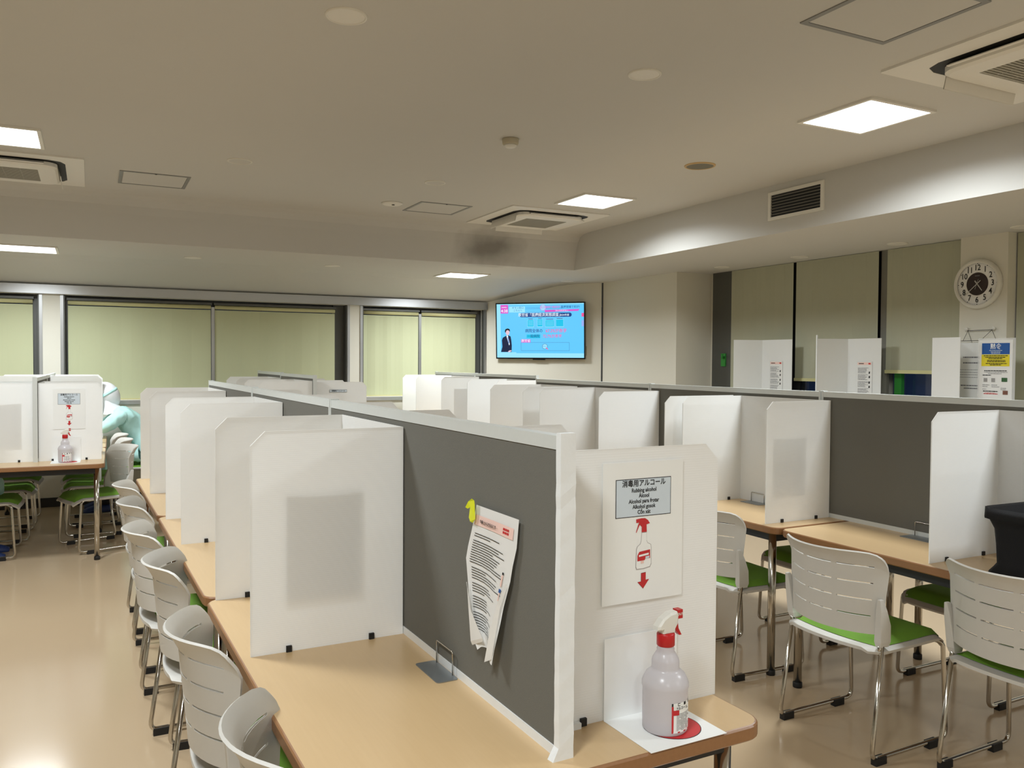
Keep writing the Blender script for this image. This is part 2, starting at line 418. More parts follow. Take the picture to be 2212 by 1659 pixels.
def downlight(x, y, z, r, label, name='recessed_downlight', cat='downlight', inner=None, group='round ceiling fittings'):
    t = thing(name, label, cat, (x, y, z), 0, group)
    obj('rim', lathe([(r * .86, -.001), (r * .88, -.006), (r * .97, -.006), (r, -.001), (r, 0)], 36, cap=False), M['white'], t, True)
    obj('cover', poly_prism(disc_pts(0, 0, r * .87, 36), -.004, -.001), inner or M['acwhite'], t)
downlight(.848, 3.05, ZC, .078, 'round white ceiling fitting near the top edge, left of centre')
downlight(2.187, 3.05, ZC, .074, 'round white ceiling fitting near the top, right of centre')
downlight(.857, 5.57, ZC, .078, 'faint round white ceiling fitting between the left hatch and the detector', inner=M['ceiling'])
downlight(2.195, 5.575, ZC, .075, 'faint round white ceiling fitting above the far middle hatch', inner=M['ceiling'])
for x, y, lb in ((4.87, 8.25, 'small round fitting on the low ceiling above the television'),
                 (5.45, 6.30, 'small round fitting on the low right ceiling, farthest from the clock'),
                 (5.50, 5.36, 'small round fitting on the low right ceiling, middle one of three'),
                 (5.53, 4.40, 'small round fitting on the low right ceiling near the clock'),
                 (5.57, 3.46, 'small round fitting on the low ceiling at the right photo edge'),
                 (.83, 8.07, 'faint round fitting on the low ceiling at the far left'),
                 (2.11, 8.09, 'faint round fitting on the low ceiling left of centre')):
    downlight(x, y, ZL, .075, lb)
m_or = mat('orange_rim', rgb(200, 170, 120), .5)
t = thing('ceiling_speaker', 'round ceiling speaker with tan rim and grey grille above the air vent', 'speaker', (3.513, 4.285, ZC))
obj('rim', lathe([(.085, -.001), (.088, -.008), (.098, -.006), (.1, 0)], 36, cap=False), m_or, t, True)
obj('grille', poly_prism(disc_pts(0, 0, .086, 36), -.005, -.001), mat('speaker_mesh', rgb(120, 118, 106), .8, noise=.3, nscale=400), t)
t = thing('smoke_detector', 'boxy beige detector hanging from the middle of the ceiling', 'smoke detector', (2.146, 4.285, ZC))
m_be = mat('beige_plastic', rgb(190, 182, 160), .6)
obj('base', lathe([(.046, 0), (.048, -.004), (.046, -.028), (.042, -.034)], 28), m_be, t, True)
obj('sensor', lathe([(.036, -.034), (.036, -.042), (.024, -.05), (.004, -.051)], 28), M['acwhite'], t, True)
t = thing('smoke_detector', 'flat round white detector beside the far middle hatch', 'smoke detector', (2.175, 6.47, ZC))
obj('base', lathe([(.085, 0), (.085, -.006), (.07, -.014), (.04, -.018), (.002, -.018)], 32), M['acwhite'], t, True)
obj('indicator', poly_prism(disc_pts(.0, -.03, .012, 12), -.022, -.018), M['dark'], t)

def aircon(x, y, label, open_sides, gm=None):
    t = thing('air_conditioner', label, 'air conditioner', (x, y, ZC), 0, 'ceiling cassette air conditioners')
    s = .47
    obj('base_plate', ring_prism(rrect(-s, s, -s, s, .01, 2), rrect(-.36, .36, -.36, .36, .09, 2), -.010, 0), M['acwhite'], t)
    obj('throat', ring_prism(rrect(-.362, .362, -.362, .362, .09, 6), rrect(-.28, .28, -.28, .28, .06, 6), -.008, -.004), M['dark'], t)
    o = rrect(-.315, .315, -.315, .315, .085, 6); i_ = rrect(-.30, .30, -.30, .30, .075, 6); g = rrect(-.2, .2, -.2, .2, .006, 6)
    bm = bmesh.new()
    Ls = [[bm.verts.new((p[0], p[1], z)) for p in P] for P, z in ((o, -.012), (o, -.036), (i_, -.046), (g, -.048), (g, -.036))]
    for a, b in zip(Ls, Ls[1:]):
        for k in range(len(a)): bm.faces.new((a[k], a[(k + 1) % len(a)], b[(k + 1) % len(a)], b[k]))
    obj('inner_panel', bm, M['acwhite'], t)
    gr = obj('intake_grille', boxes((-.2, .2, -.2, .2, -.038, -.034)), gm or M['grille'], t)
    bm = bmesh.new()
    for k in range(21):
        yy = -.19 + k * .019; box(bm, -.2, .2, yy - .0045, yy + .0045, -.047, -.038)
    for xx in (-.1, 0, .1): box(bm, xx - .002, xx + .002, -.2, .2, -.046, -.0375)
    obj('grille_slats', bm, mat('slat_%s' % label[:4], rgb(165, 162, 150), .6), gr)
    for k in range(4):
        a = k * PI / 2; bm = bmesh.new(); N = 5; rows = []
        tilt = rad(75) if k in open_sides else rad(12)
        wd = .055 if k in open_sides else .032
        for q in range(N + 1):
            u = q / N; ang = tilt * (.35 + .65 * u)
            rows.append((-.317 - wd * u * cos(tilt), -.018 - .07 * u * sin(tilt) - .006 * sin(u * PI)))
        vv = [[bm.verts.new((-.24, yy, zz)), bm.verts.new((.24, yy, zz))] for yy, zz in rows]
        vv2 = [[bm.verts.new((-.24, yy - .003, zz + .004)), bm.verts.new((.24, yy - .003, zz + .004))] for yy, zz in rows]
        for A in (vv, vv2):
            for p_, q_ in zip(A, A[1:]): bm.faces.new((p_[0], p_[1], q_[1], q_[0]))
        bm.faces.new((vv[-1][0], vv[-1][1], vv2[-1][1], vv2[-1][0]))
        fl = obj('louvre', bm, M['acwhite'], t, True); fl.rotation_euler = (0, 0, a)
aircon(3.53, 6.53, 'ceiling cassette air conditioner far in the middle, with a soot-stained slope behind it', (2, 3))
aircon(3.53, 2.07, 'large ceiling cassette air conditioner cut by the top right photo edge', (2,))
aircon(-.50, 6.44, 'ceiling cassette air conditioner at the left photo edge', (1,), M['dark'])

# air vent in the soffit
t = thing('air_vent', 'white framed rectangular air vent with dark slats on the soffit', 'air vent', (XS, 4.297, 2.568))
bm = boxes((-.012, .0, -.255, .255, .078, .1), (-.012, .0, -.255, .255, -.1, -.078), (-.012, .0, -.255, -.228, -.078, .078), (-.012, .0, .228, .255, -.078, .078))
obj('frame', bm, M['white'], t)
obj('backing', boxes((-.002, -.001, -.228, .228, -.078, .078)), M['dark'], t)
for k in range(7):
    z = -.062 + k * .0205; bm = bmesh.new()
    quad(bm, (-.010, -.226, z - .004), (-.010, .226, z - .004), (-.003, .226, z + .004), (-.003, -.226, z + .004)); quad(bm, (-.010, -.226, z - .002), (-.010, .226, z - .002), (-.003, .226, z + .006), (-.003, -.226, z + .006))
    obj('slat', bm, M['grille'], t)

# ---------------------------------------------------------------- television on the angled wall
ND = Vector((-.7071, -.7071, 0))      # wall normal into the room
tv = thing('television', 'wall television showing a blue hospital news graphic', 'television', (4.757, 8.693, 1.812), -PI / 4)
tv.rotation_euler = Euler((rad(3), 0, -PI / 4), 'XYZ')
# local x to the right as seen by the viewer, y into the wall, z up
W2, H2 = .550, .335
obj('casing', boxes((-W2, W2, .004, .05, -H2, H2)), M['black'], tv)
obj('bezel', ring_prism([(-W2, -H2), (W2, -H2), (W2, H2), (-W2, H2)], [(-W2 + .01, -H2 + .016), (W2 - .01, -H2 + .016), (W2 - .01, H2 - .01), (-W2 + .01, H2 - .01)], 0, .006), M['black'], tv).rotation_euler = (PI / 2, 0, 0)
obj('stand_lip', boxes((-.09, .06, -.002, .03, -H2 - .012, -H2)), M['black'], tv)
obj('wall_bracket', boxes((-.15, .15, .05, .085, -.15, .15)), M['frame'], tv)
e_bg = mat('tv_blue_glow', (0, 0, 0, 1), .3, noise=0, emit=rgb(96, 196, 250), estr=1.0)
e_lt = emis('tv_pale_blue', rgb(150, 222, 252)); e_nv = emis('tv_navy', rgb(26, 66, 132)); e_mg = emis('tv_magenta', rgb(214, 84, 196))
e_wh = emis('tv_white', rgb(235, 245, 255)); e_pk = emis('tv_pink', rgb(236, 84, 150)); e_cy = emis('tv_cyan', rgb(20, 190, 228))
e_ln = emis('tv_line_blue', rgb(70, 120, 170)); e_bk = emis('tv_suit', rgb(18, 30, 62)); e_sk = emis('tv_face', rgb(225, 190, 205)); e_hr = emis('tv_hair', rgb(8, 12, 24))
SW, SH = W2 - .012, H2 - .014
def S(px, py):   # graphic coords: px 0..1330, py 0..845 -> local x, z
    return (-SW + 2 * SW * px / 1325, SH - 2 * SH * py / 830)
def gpoly(name, pts, m, d):
    bm = bmesh.new(); bm.faces.new([bm.verts.new((S(*p)[0], -d, S(*p)[1])) for p in pts]); return obj(name, bm, m, tv)
def grect(name, x0, y0, x1, y1, m, d): return gpoly(name, [(x0, y1), (x1, y1), (x1, y0), (x0, y0)], m, d)
def grr(name, x0, y0, x1, y1, r, m, d): return gpoly(name, rrect(x0, x1, y0, y1, r, 5), m, d)
def gtext(s, px, py, size, m, d=.0035, bold=.0002, sx=1):
    x, z = S(px, py); return text_mesh('screen_lettering', s, size * 2 * SH / 830 * 1.05, m, tv, (x, -d, z), (PI / 2, 0, 0), bold=bold, sx=sx)
grect('screen_picture', 0, 0, 1325, 830, e_bg, .001)
grect('screen_graphic', 0, 0, 1325, 14, e_lt, .0015); grect('screen_graphic', 0, 760, 1325, 830, e_lt, .0015)
grect('screen_graphic', 0, 0, 60, 830, e_lt, .0014); grect('screen_graphic', 1290, 150, 1325, 205, e_pk, .0018)
grect('screen_graphic', 1290, 260, 1325, 350, emis('tv_mauve', rgb(150, 170, 235)), .0018)
for y in (60, 75, 130): grect('screen_graphic', 450, y, 1000, y + 3, e_ln, .0017)
grect('screen_graphic', 62, 12, 180, 145, e_mg, .002)
gtext('every.', 121, 48, 34, e_wh); gtext('4:38', 121, 108, 60, e_wh, bold=0.00054)
grect('screen_graphic', 195, 40, 440, 130, e_lt, .0022)
gtext('ギモン窓口', 330, 62, 36, e_ln, bold=0.00018); gtext('こちらへ', 330, 103, 34, e_ln, bold=0.00018)
gpoly('screen_graphic', disc_pts(715, 62, 45, 24), e_mg, .002); gpoly('screen_graphic', disc_pts(715, 62, 40, 24), e_lt, .0024)
gtext('危機', 715, 62, 38, e_mg); gtext('病院“7割赤字”', 870, 58, 40, e_mg, sx=.9); gtext('医療現場で何が?', 1125, 58, 40, e_nv, sx=.95)
gpoly('screen_graphic', [(740, 130), (1240, 118), (1262, 90), (745, 98)], e_mg, .002)
gtext('みんなのギモン', 1000, 110, 28, e_wh, bold=0.00014)
grr('screen_graphic', 355, 142, 1145, 205, 30, e_nv, .002)
gtext('厚労省「医療経済実態調査」', 670, 173, 56, e_wh, bold=0.00018, sx=.92); gtext('2024年度', 1040, 178, 34, e_wh, bold=0.00014)
for x0, y0, x1, k in ((480, 250, 570, 0), (630, 240, 705, 1), (750, 255, 880, 2), (910, 245, 1020, 3)):
    grect('screen_graphic', x0 - 4, y0 - 5, x1 + 4, 358, e_lt, .0018); grect('screen_graphic', x0, y0, x1, 350, e_cy, .002)
    grect('screen_graphic', x0 + 10, y0 - 22, x1 - 10, y0 - 10, e_ln, .002)
    if k < 3:
        for j in range(3): grect('screen_graphic', x0 + 10, y0 + 22 + j * 24, x1 - 10, y0 + 28 + j * 24, e_lt, .0023)
gtext('病院全体の', 575, 418, 58, e_nv, bold=0.00045, sx=.93); gtext('67.2%が赤字', 912, 418, 62, e_pk, bold=0.00054, sx=.95)
grect('screen_graphic', 462, 472, 672, 528, e_cy, .002)
gtext('一般病院', 567, 500, 48, e_nv, bold=0.00036); gtext('72.7%が赤字', 855, 500, 56, e_pk, bold=0.00045, sx=.95)
grect('screen_graphic', 378, 545, 520, 595, e_mg, .002); gtext('厚労省', 449, 571, 46, e_wh, bold=0.00027)
grr('screen_graphic', 375, 592, 1110, 722, 8, e_ln, .0018); grr('screen_graphic', 379, 596, 1106, 718, 6, e_bg, .002)
gpoly('screen_graphic', disc_pts(740, 655, 42, 28), e_ln, .0023); gpoly('screen_graphic', disc_pts(740, 655, 36, 28), e_lt, .0026)
gpoly('screen_graphic', [(752, 678), (782, 706), (790, 698), (762, 668)], e_pk, .003)
gtext('ギモン', 740, 655, 22, e_ln, bold=0.00009)
grect('screen_graphic', 60, 745, 300, 790, e_lt, .0028)
# presenter (flat picture on the screen)
gpoly('screen_graphic', [(62, 742), (85, 660), (78, 560), (92, 520), (140, 492), (175, 480), (215, 500), (225, 560), (232, 640), (228, 742)], e_bk, .003)
gpoly('screen_graphic', [(148, 490), (172, 482), (200, 620), (190, 640)], e_wh, .0033)
gpoly('screen_graphic', [(168, 512), (178, 512), (190, 600), (180, 610)], emis('tv_tie', rgb(40, 110, 200)), .0036)
gpoly('screen_graphic', [(p[0], p[1]) for p in [(168 + 30 * cos(a * PI / 10), 432 + 50 * sin(a * PI / 10)) for a in range(20)]], e_sk, .0034)
gpoly('screen_graphic', [(130, 440), (126, 408), (140, 385), (170, 376), (198, 385), (206, 412), (200, 430), (188, 408), (165, 402), (148, 412), (140, 440)], e_hr, .0038)
gpoly('screen_graphic', [(172, 735), (190, 718), (222, 712), (226, 730), (200, 742), (176, 744)], e_sk, .0036)
t = thing('wall_outlet', 'small beige wall socket with dark plug beside the television', 'socket', (5.186, cdiag - 5.186, 1.575), -PI / 4)
obj('plate', boxes((-.035, .035, -.008, 0, -.055, .055)), m_be, t)
obj('plug', boxes((-.022, .006, -.035, -.008, .0, .03)), M['rubber'], t)

# ---------------------------------------------------------------- wall clock
t = thing('wall_clock', 'round white wall clock with black numerals and dark centre on the column', 'clock', (5.70, 3.848, 2.024), -PI / 2)
def flatdisc(r, n=48): return [(r * cos(2 * PI * i / n), r * sin(2 * PI * i / n)) for i in range(n)]
def facing(o): o.rotation_euler = (PI / 2, 0, 0); return o
facing(obj('rim', lathe([(.150, .030), (.158, .040), (.172, .034), (.178, .02), (.178, 0), (.17, 0)], 56, cap=False), M['white'], t, True))
facing(obj('dial', poly_prism(flatdisc(.156), .002, .020), M['clockface'], t))
facing(obj('centre_disc', poly_prism(flatdisc(.082), .020, .0215), mat('dark_brown_disc', rgb(50, 36, 34), .25), t))
for k in range(12):
    a = PI / 2 - (k + 1) * PI / 6
    text_mesh('numeral', str(k + 1), .058, M['ink'], t, (.115 * cos(a), -.0225, .115 * sin(a)), (PI / 2, 0, 0), bold=.0007, sx=.85)
bm = bmesh.new()
for k in range(60):
    a = k * PI / 30; rr_ = .0035 if k % 5 == 0 else .001
    poly_prism(disc_pts(.145 * cos(a), .145 * sin(a), rr_, 8), .020, .0208, bm)
facing(obj('minute_marks', bm, M['ink'], t))
def hand(ang, l0, l1, w, zz, m):
    a = PI / 2 - ang; d = (cos(a), sin(a)); nn = (-d[1] * w, d[0] * w)
    pts = [(d[0] * l0 + nn[0], d[1] * l0 + nn[1]), (d[0] * l0 - nn[0], d[1] * l0 - nn[1]), (d[0] * l1 - nn[0] * .6, d[1] * l1 - nn[1] * .6), (d[0] * l1 + nn[0] * .6, d[1] * l1 + nn[1] * .6)]
    facing(obj('clock_hand', poly_prism(pts, zz, zz + .001), m, t))
m_hand = mat('silver_hand', rgb(190, 188, 185), .35, .3)
hand(rad(143), -.03, .062, .0045, .0235, m_hand); hand(rad(229), -.035, .125, .0032, .0255, m_hand); hand(rad(20), -.04, .035, .0012, .027, m_hand)
obj('maker_mark', boxes((-.018, .018, -.0223, -.022, .056, .060)), M['greyink'], t)

# ---------------------------------------------------------------- desk screens (white U-shaped)
def plate_pts(w, h, ch, side):
    """outline in (u, z): u 0..w, with the chamfer at the open end (side=0 -> at u=0)"""
    if side == 0: return [(0, 0), (w, 0), (w, h), (ch, h), (0, h - ch)]
    return [(0, 0), (w, 0), (w, h - ch), (w - ch, h), (0, h)]
TH = .005
def wing(x0, x1, y, h, ch, openleft, name='side_panel'):
    """upright plate at local y, from x0 to x1"""
    pts = plate_pts(x1 - x0, h, ch, 0 if openleft else 1)
    bm = bmesh.new()
    a = [bm.verts.new((x0 + p[0], y - TH / 2, p[1])) for p in pts]; b = [bm.verts.new((x0 + p[0], y + TH / 2, p[1])) for p in pts]
    bm.faces.new(a)      # a single translucent skin with a rim
    for i in range(len(pts)): bm.faces.new((a[i], b[i], b[(i + 1) % len(pts)], a[(i + 1) % len(pts)]))
    return bm
class Row:
    def __init__(s, ang, x, oy): s.a, s.x, s.oy = ang, x, oy     # x: panel centre line; oy: pivot y
    def w(s, lx, ly, z=0):
        y = ly - s.oy
        return (lx * cos(s.a) + y * sin(s.a), s.oy - lx * sin(s.a) + y * cos(s.a), z)
    @property
    def rz(s): return -s.a
R1 = Row(-.0228, .823, 0); R2 = Row(-.006, 3.215, 3); RL = Row(.022, -.36, 6.9); RM = Row(0, 1.60, 6.7); RR = Row(0, 3.565, 6.7)
TZ = .70
def desk_screen(row, side, y0, y1, label, depth=.405, zoff=0, sign=False, h=.568, off=.016, clips=True, slant=0):
    """U-shaped white screen standing on the table; side=-1 opens to the left (-x)"""
    w = y1 - y0; h += zoff
    xb = row.x + side * off
    t = thing('desk_screen', label, 'desk screen', row.w(xb, (y0 + y1) / 2, TZ), row.rz, 'white desk screens')
    s = side
    x0, x1 = (-depth, 0) if s < 0 else (0, depth)
    obj('side_panel', wing(x0, x1, -w / 2 + TH / 2, h, .036, s < 0), M['screen'], t)
    obj('side_panel', wing(x0, x1, w / 2 - TH / 2, h, .036, s < 0), M['screen'], t)
    obj('back_panel', boxes((min(0, s * TH), max(0, s * TH), -w / 2 + TH, w / 2 - TH, 0, h)), M['screen'], t)
    if clips:
        for yy, d in ((-w / 2, -1), (w / 2 - TH, 1)):
            for xx in (.09, .31):
                X = s * xx
                obj('clip', boxes((X - .007, X + .007, yy - .006, yy + TH + .006, 0, .016)), M['rubber'], t)
    return t

# ---------------------------------------------------------------- dividers
def divider(row, y0, y1, label, zoff=0, posts=True, taped=False):
    w = y1 - y0; H = .609 + zoff
    t = thing('desk_divider', label, 'divider', row.w(row.x, (y0 + y1) / 2, TZ), row.rz, 'grey desk dividers')
    tk = .012
    obj('cloth_panel', boxes((-tk, tk, -w / 2 + .012, w / 2 - .012, .02, H - .026)), M['felt'], t)
    obj('top_rail', boxes((-tk - .002, tk + .002, -w / 2 + .012, w / 2 - .012, H - .026, H)), M['rail2'], t)
    obj('bottom_rail', boxes((-tk - .002, tk + .002, -w / 2 + .012, w / 2 - .012, 0, .02)), M['tape'] if taped else M['rail2'], t)
    for k, yy in enumerate((-w / 2 + .006, w / 2 - .006)):
        obj('end_post', boxes((-tk - .003, tk + .003, yy - .006, yy + .006, 0, H + .004)), M['rail2'], t)
    if taped:
        bm = bmesh.new(); n = 26; prev = None
        for i in range(n + 1):
            z = (H + .006) * i / n; j = .0006 * random.uniform(-1, 1); e = .0135 + (.012 * max(0, 1 - i / 1.2) if i < 2 else 0)
            row_ = [bm.verts.new(p) for p in ((-.0165 + j - (.014 if i == 0 else 0), -w / 2 + .014, z), (-.0165 + j - (.012 if i == 0 else 0), -w / 2 - .003 + j, z), (.0165 + j, -w / 2 - .003 - j, z), (.0165 + j, -w / 2 + .014, z))]
            if prev:
                for q in range(3): bm.faces.new((prev[q], prev[q + 1], row_[q + 1], row_[q]))
            prev = row_
        bm.faces.new(prev)
        obj('tape_wrap', bm, M['tape'], t)
    return t
divider(R1, 1.318, 2.86, 'nearest grey cloth divider with taped white end post in the centre row', taped=True)
divider(R1, 2.865, 4.25, 'grey divider of the centre row, second from the camera')
divider(R1, 4.255, 5.68, 'grey divider at the far end of the centre row')
divider(R2, 1.35, 2.945, 'grey divider nearest the black bag in the right row')
divider(R2, 2.95, 4.34, 'grey divider of the right row, second from the black bag')
divider(R2, 4.345, 5.855, 'grey divider of the right row, farthest from the black bag')
divider(RL, 6.87, 7.9, 'grey divider in the left row behind the left hand-sanitiser sign')
divider(RL, 7.905, 8.97, 'far grey divider of the left row, end nearest the window')
divider(RM, 6.66, 7.95, 'near grey divider of the back middle row below the wide blind', .015)
divider(RM, 7.955, 9.15, 'far grey divider of the back middle row, touching the window wall', .02)
divider(RR, 6.55, 7.88, 'near grey divider of the back right row below the television', .012)
divider(RR, 7.885, 9.0, 'far grey divider of the back right row, left of the television', .012)

# ---------------------------------------------------------------- tables
def table(row, x0, x1, y0, y1, label, zoff=0):
    L = y1 - y0; Wd = x1 - x0
    t = thing('folding_table', label, 'table', row.w((x0 + x1) / 2, (y0 + y1) / 2, 0), row.rz, 'long wooden canteen tables')
    z1 = TZ + zoff; bm = bmesh.new()
    hx, hy = Wd / 2, L / 2
    rings = []
    for ins, z in ((.004, z1 - .032), (0, z1 - .028), (0, z1 - .004), (.003, z1 - .0008), (.006, z1)):
        rings.append([bm.verts.new((p[0], p[1], z)) for p in rrect(-hx + ins, hx - ins, -hy + ins, hy - ins, .05 - ins, 6)])
    for k, (a, b) in enumerate(zip(rings, rings[1:])):
        for i in range(len(a)):
            fc = bm.faces.new((a[i], a[(i + 1) % len(a)], b[(i + 1) % len(a)], b[i])); fc.material_index = 1
    bm.faces.new(rings[0][::-1]).material_index = 1; bm.faces.new(rings[-1]).material_index = 0
    obj('tabletop', bm, [M['wood'], M['edge']], t)
    bm = boxes((-hx + .05, -hx + .075, -hy + .08, hy - .08, z1 - .075, z1 - .032), (hx - .075, hx - .05, -hy + .08, hy - .08, z1 - .075, z1 - .032),
               (-hx + .05, hx - .05, -hy + .06, -hy + .085, z1 - .075, z1 - .032), (-hx + .05, hx - .05, hy - .085, hy - .06, z1 - .075, z1 - .032))
    obj('underframe', bm, M['frame'], t)
    for sx in (-1, 1):
        for sy in (-1, 1):
            X, Y = sx * (hx - .055), sy * (hy - .075)
            lg = obj('leg', tube([(X, Y, .02), (X, Y, z1 - .033)], .018, seg=16), M['chrome'], t, True)
            obj('rubber_foot', lathe([(.0195, 0), (.0205, .004), (.0205, .022), (.019, .025)], 16, X, Y), M['rubber'], lg, True)
    return t
T1 = dict(x0=.374, x1=1.285)
table(R1, .374, 1.285, 1.262, 2.716, 'nearest wooden table, with the sanitiser bottle and metal bookend on it')
table(R1, .374, 1.285, 2.728, 4.258, 'second wooden table of the centre row')
table(R1, .374, 1.285, 4.270, 5.70, 'third wooden table at the far end of the centre row')
table(R2, 2.755, 3.67, 1.30, 2.772, 'wooden table in the right row carrying the black bag')
table(R2, 2.755, 3.67, 2.786, 4.26, 'second wooden table of the right row, behind the first joint')
table(R2, 2.755, 3.67, 4.272, 5.87, 'far wooden table of the right row')
table(RL, -.80, .09, 6.60, 7.80, 'wooden table in the left row under the left sanitiser sign')
table(RL, -.80, .09, 7.815, 9.0, 'wooden table in the left row where the person in the teal gown leans')
table(RM, 1.15, 2.05, 6.45, 7.80, 'near wooden table of the back middle row')
table(RM, 1.15, 2.05, 7.815, 9.15, 'far wooden table of the back middle row beside the windows')
table(RR, 3.12, 4.02, 6.40, 7.70, 'near wooden table of the back right row')
table(RR, 3.12, 4.02, 7.715, 9.0, 'far wooden table of the back right row by the television')

# ---------------------------------------------------------------- screens placed
desk_screen(R1, -1, 2.137, 2.70, 'nearest white desk screen, left side of the centre row, large and see-through', .405)
desk_screen(R1, -1, 3.577, 4.177, 'second white desk screen on the left side of the centre row', .405)
desk_screen(R1, -1, 5.01, 5.66, 'third white desk screen on the left side of the centre row, smallest', .405)
desk_screen(R1, 1, 1.425, 2.045, 'white desk screen carrying the large rubbing alcohol sign', .445, off=.018)
desk_screen(R1, 1, 2.83, 3.45, 'white desk screen behind the centre divider, second from the alcohol sign, only its top showing', .445)
desk_screen(R1, 1, 4.30, 5.1, 'white desk screen behind the centre divider, third from the alcohol sign, only its top showing', .445)
desk_screen(R2, -1, 1.44, 2.05, 'white desk screen behind the black bag', .405)
desk_screen(R2, -1, 2.885, 3.50, 'white desk screen at the table joint, left of the bare grey divider', .41)
desk_screen(R2, -1, 4.24, 4.98, 'white desk screen of the right row, third from the black bag', .45)
desk_screen(R2, -1, 5.22, 5.76, 'white desk screen of the right row, fourth from the black bag', .45)
t = thing('desk_board', 'loose flat white board standing just beyond the joint desk screen in the right row', 'desk screen', R2.w(2.99, 3.56, TZ), R2.rz)
obj('panel', wing(-.27, .2, 0, .568, .036, True), M['screen'], t)
for xx in (-.2, .1): obj('clip', boxes((xx - .007, xx + .007, -.01, .01, 0, .016)), M['rubber'], t)
desk_screen(RR, -1, 6.52, 7.13, 'white desk screen nearest on the back right row, in front of the television wall', .415, .012)
desk_screen(RR, -1, 7.77, 8.50, 'white desk screen with a white notice, far in the back right row', .415, .02)
desk_screen(RR, -1, 8.52, 8.98, 'last white desk screen of the back right row beside the window', .40, .02)
desk_screen(RL, 1, 6.915, 7.5, 'white desk screen carrying the small alcohol sign in the left row', .41)
desk_screen(RL, 1, 8.2, 8.80, 'far white desk screen behind the small alcohol sign in the left row', .40, .03)
desk_screen(RL, -1, 6.915, 7.5, 'white desk screen at the left photo edge with a notice showing through', .41)
desk_screen(RL, -1, 8.2, 8.80, 'far white desk screen at the left photo edge', .40, .03)
desk_screen(RM, -1, 6.68, 7.35, 'wide white desk screen on the near left of the back middle row', .42, .012)
desk_screen(RM, -1, 7.95, 8.55, 'far white desk screen on the left of the back middle row', .40, .012)
desk_screen(RM, 1, 6.80, 7.42, 'white desk screen with a thin alcohol title strip in the back middle row', .45, 0)
desk_screen(RM, 1, 8.10, 8.70, 'far right white desk screen of the back middle row', .45, .0)

# ---------------------------------------------------------------- papers, signs, bottles
def sign(row, x0, ztop, y, label, full=True):
    fs = full
    """A4 alcohol sign, facing the camera (-y) in the row frame"""
    t = thing('paper_sign', label, 'sign', row.w(x0 + .105, y, ztop - .1485), row.rz, 'rubbing alcohol signs')
    if fs: obj('sheet', boxes((-.105, .105, -.0008, 0, -.1485, .1485)), M['film'], t)
    fx0, fx1, fz1, fz0 = -.073, .072, .113, (.032 if fs else .091)
    def fr(name, x0, x1, z0, z1, m, d): 
        bm = bmesh.new(); quad(bm, (x0, -d, z0), (x1, -d, z0), (x1, -d, z1), (x0, -d, z1)); return obj(name, bm, m, t)
    def pl(name, pts, m, d):
        bm = bmesh.new(); bm.faces.new([bm.verts.new((p[0], -d, p[1])) for p in pts]); return obj(name, bm, m, t)
    fr('label_border', fx0, fx1, fz0, fz1, M['ink'], .0012); fr('label_panel', fx0 + .0015, fx1 - .0015, fz0 + .0015, fz1 - .0015, M['paleblue'], .0015)
    R = (PI / 2, 0, 0)
    text_mesh('lettering', '消毒用アルコール', .0155, M['ink'], t, (0, -.0019, .1025), R, bold=.0003, sx=.92)
    if not fs: return t
    for k, s in enumerate(('Rubbing alcohol', 'Álcool', 'Alcohol para frotar', 'Alkohol gosok', 'Cồn xát')):
        text_mesh('lettering', s, .0118, M['ink'], t, (0, -.0019, .0880 - k * .0116), R, bold=.00028, sx=.86)
    # printed spray bottle
    cx, cz = 0.0, -.0275
    k = .00046
    def B(pts): return [(cx + (p[0] - 500) * .000181, .0275 - (p[1] - 700) * .000181) for p in pts]
    grey = M['greyink']
    body = [(472, 860), (545, 860), (548, 960), (560, 990), (610, 1015), (618, 1060), (618, 1250), (600, 1285), (500, 1300), (400, 1300), (388, 1270), (395, 1060), (410, 1025), (455, 995), (465, 960)]
    pl('printed_bottle', B(body), mat('printed_grey', rgb(176, 172, 172), .6, noise=0), .0012)
    pl('printed_bottle', B([(500 + (p[0] - 500) * .93, 1080 + (p[1] - 1080) * .95) for p in body]), M['film'], .0015)
    pl('printed_trigger', B([(390, 705), (470, 697), (520, 700), (560, 725), (590, 765), (540, 775), (545, 862), (470, 862), (472, 800), (440, 770), (430, 745), (392, 748)]), M['redink'], .0016)
    pl('printed_trigger', B([(428, 752), (444, 765), (395, 862), (388, 860)]), M['redink'], .0016)
    pl('printed_label', B([(425, 1110), (440, 1090), (595, 1075), (597, 1178), (525, 1178), (520, 1195), (412, 1200), (412, 1135)]), M['redink'], .0018)
    pl('printed_label', B([(432, 1128), (575, 1112), (575, 1135), (432, 1150)]), M['film'], .0021)
    pl('printed_label', B([(462, 1200), (505, 1198), (505, 1230), (462, 1234)]), M['pinkink'], .0018)
    pl('printed_label', B([(528, 1152), (585, 1146), (585, 1174), (528, 1180)]), M['paleblue'], .0021)
    # red arrow with dark outline
    ar = [(470, 1348), (536, 1342), (536, 1430), (583, 1426), (500, 1528), (422, 1446), (470, 1442)]
    pl('printed_arrow', B([(500 + (p[0] - 500) * 1.05, 1435 + (p[1] - 1435) * 1.04) for p in ar]), M['ink'], .0012)
    pl('printed_arrow', B(ar), M['redink'], .0015)
    return t
yb = 1.425
sign(R1, .973, 1.238, yb - .0035, 'large alcohol sign with red arrow above the nearest spray bottle')
sign(RL, -.25, 1.228, 6.9115, 'small alcohol sign with red arrow on the left row screen')
sign(RM, 1.72, 1.24, 6.797, 'thin title strip for rubbing alcohol on a screen in the back middle row', False)

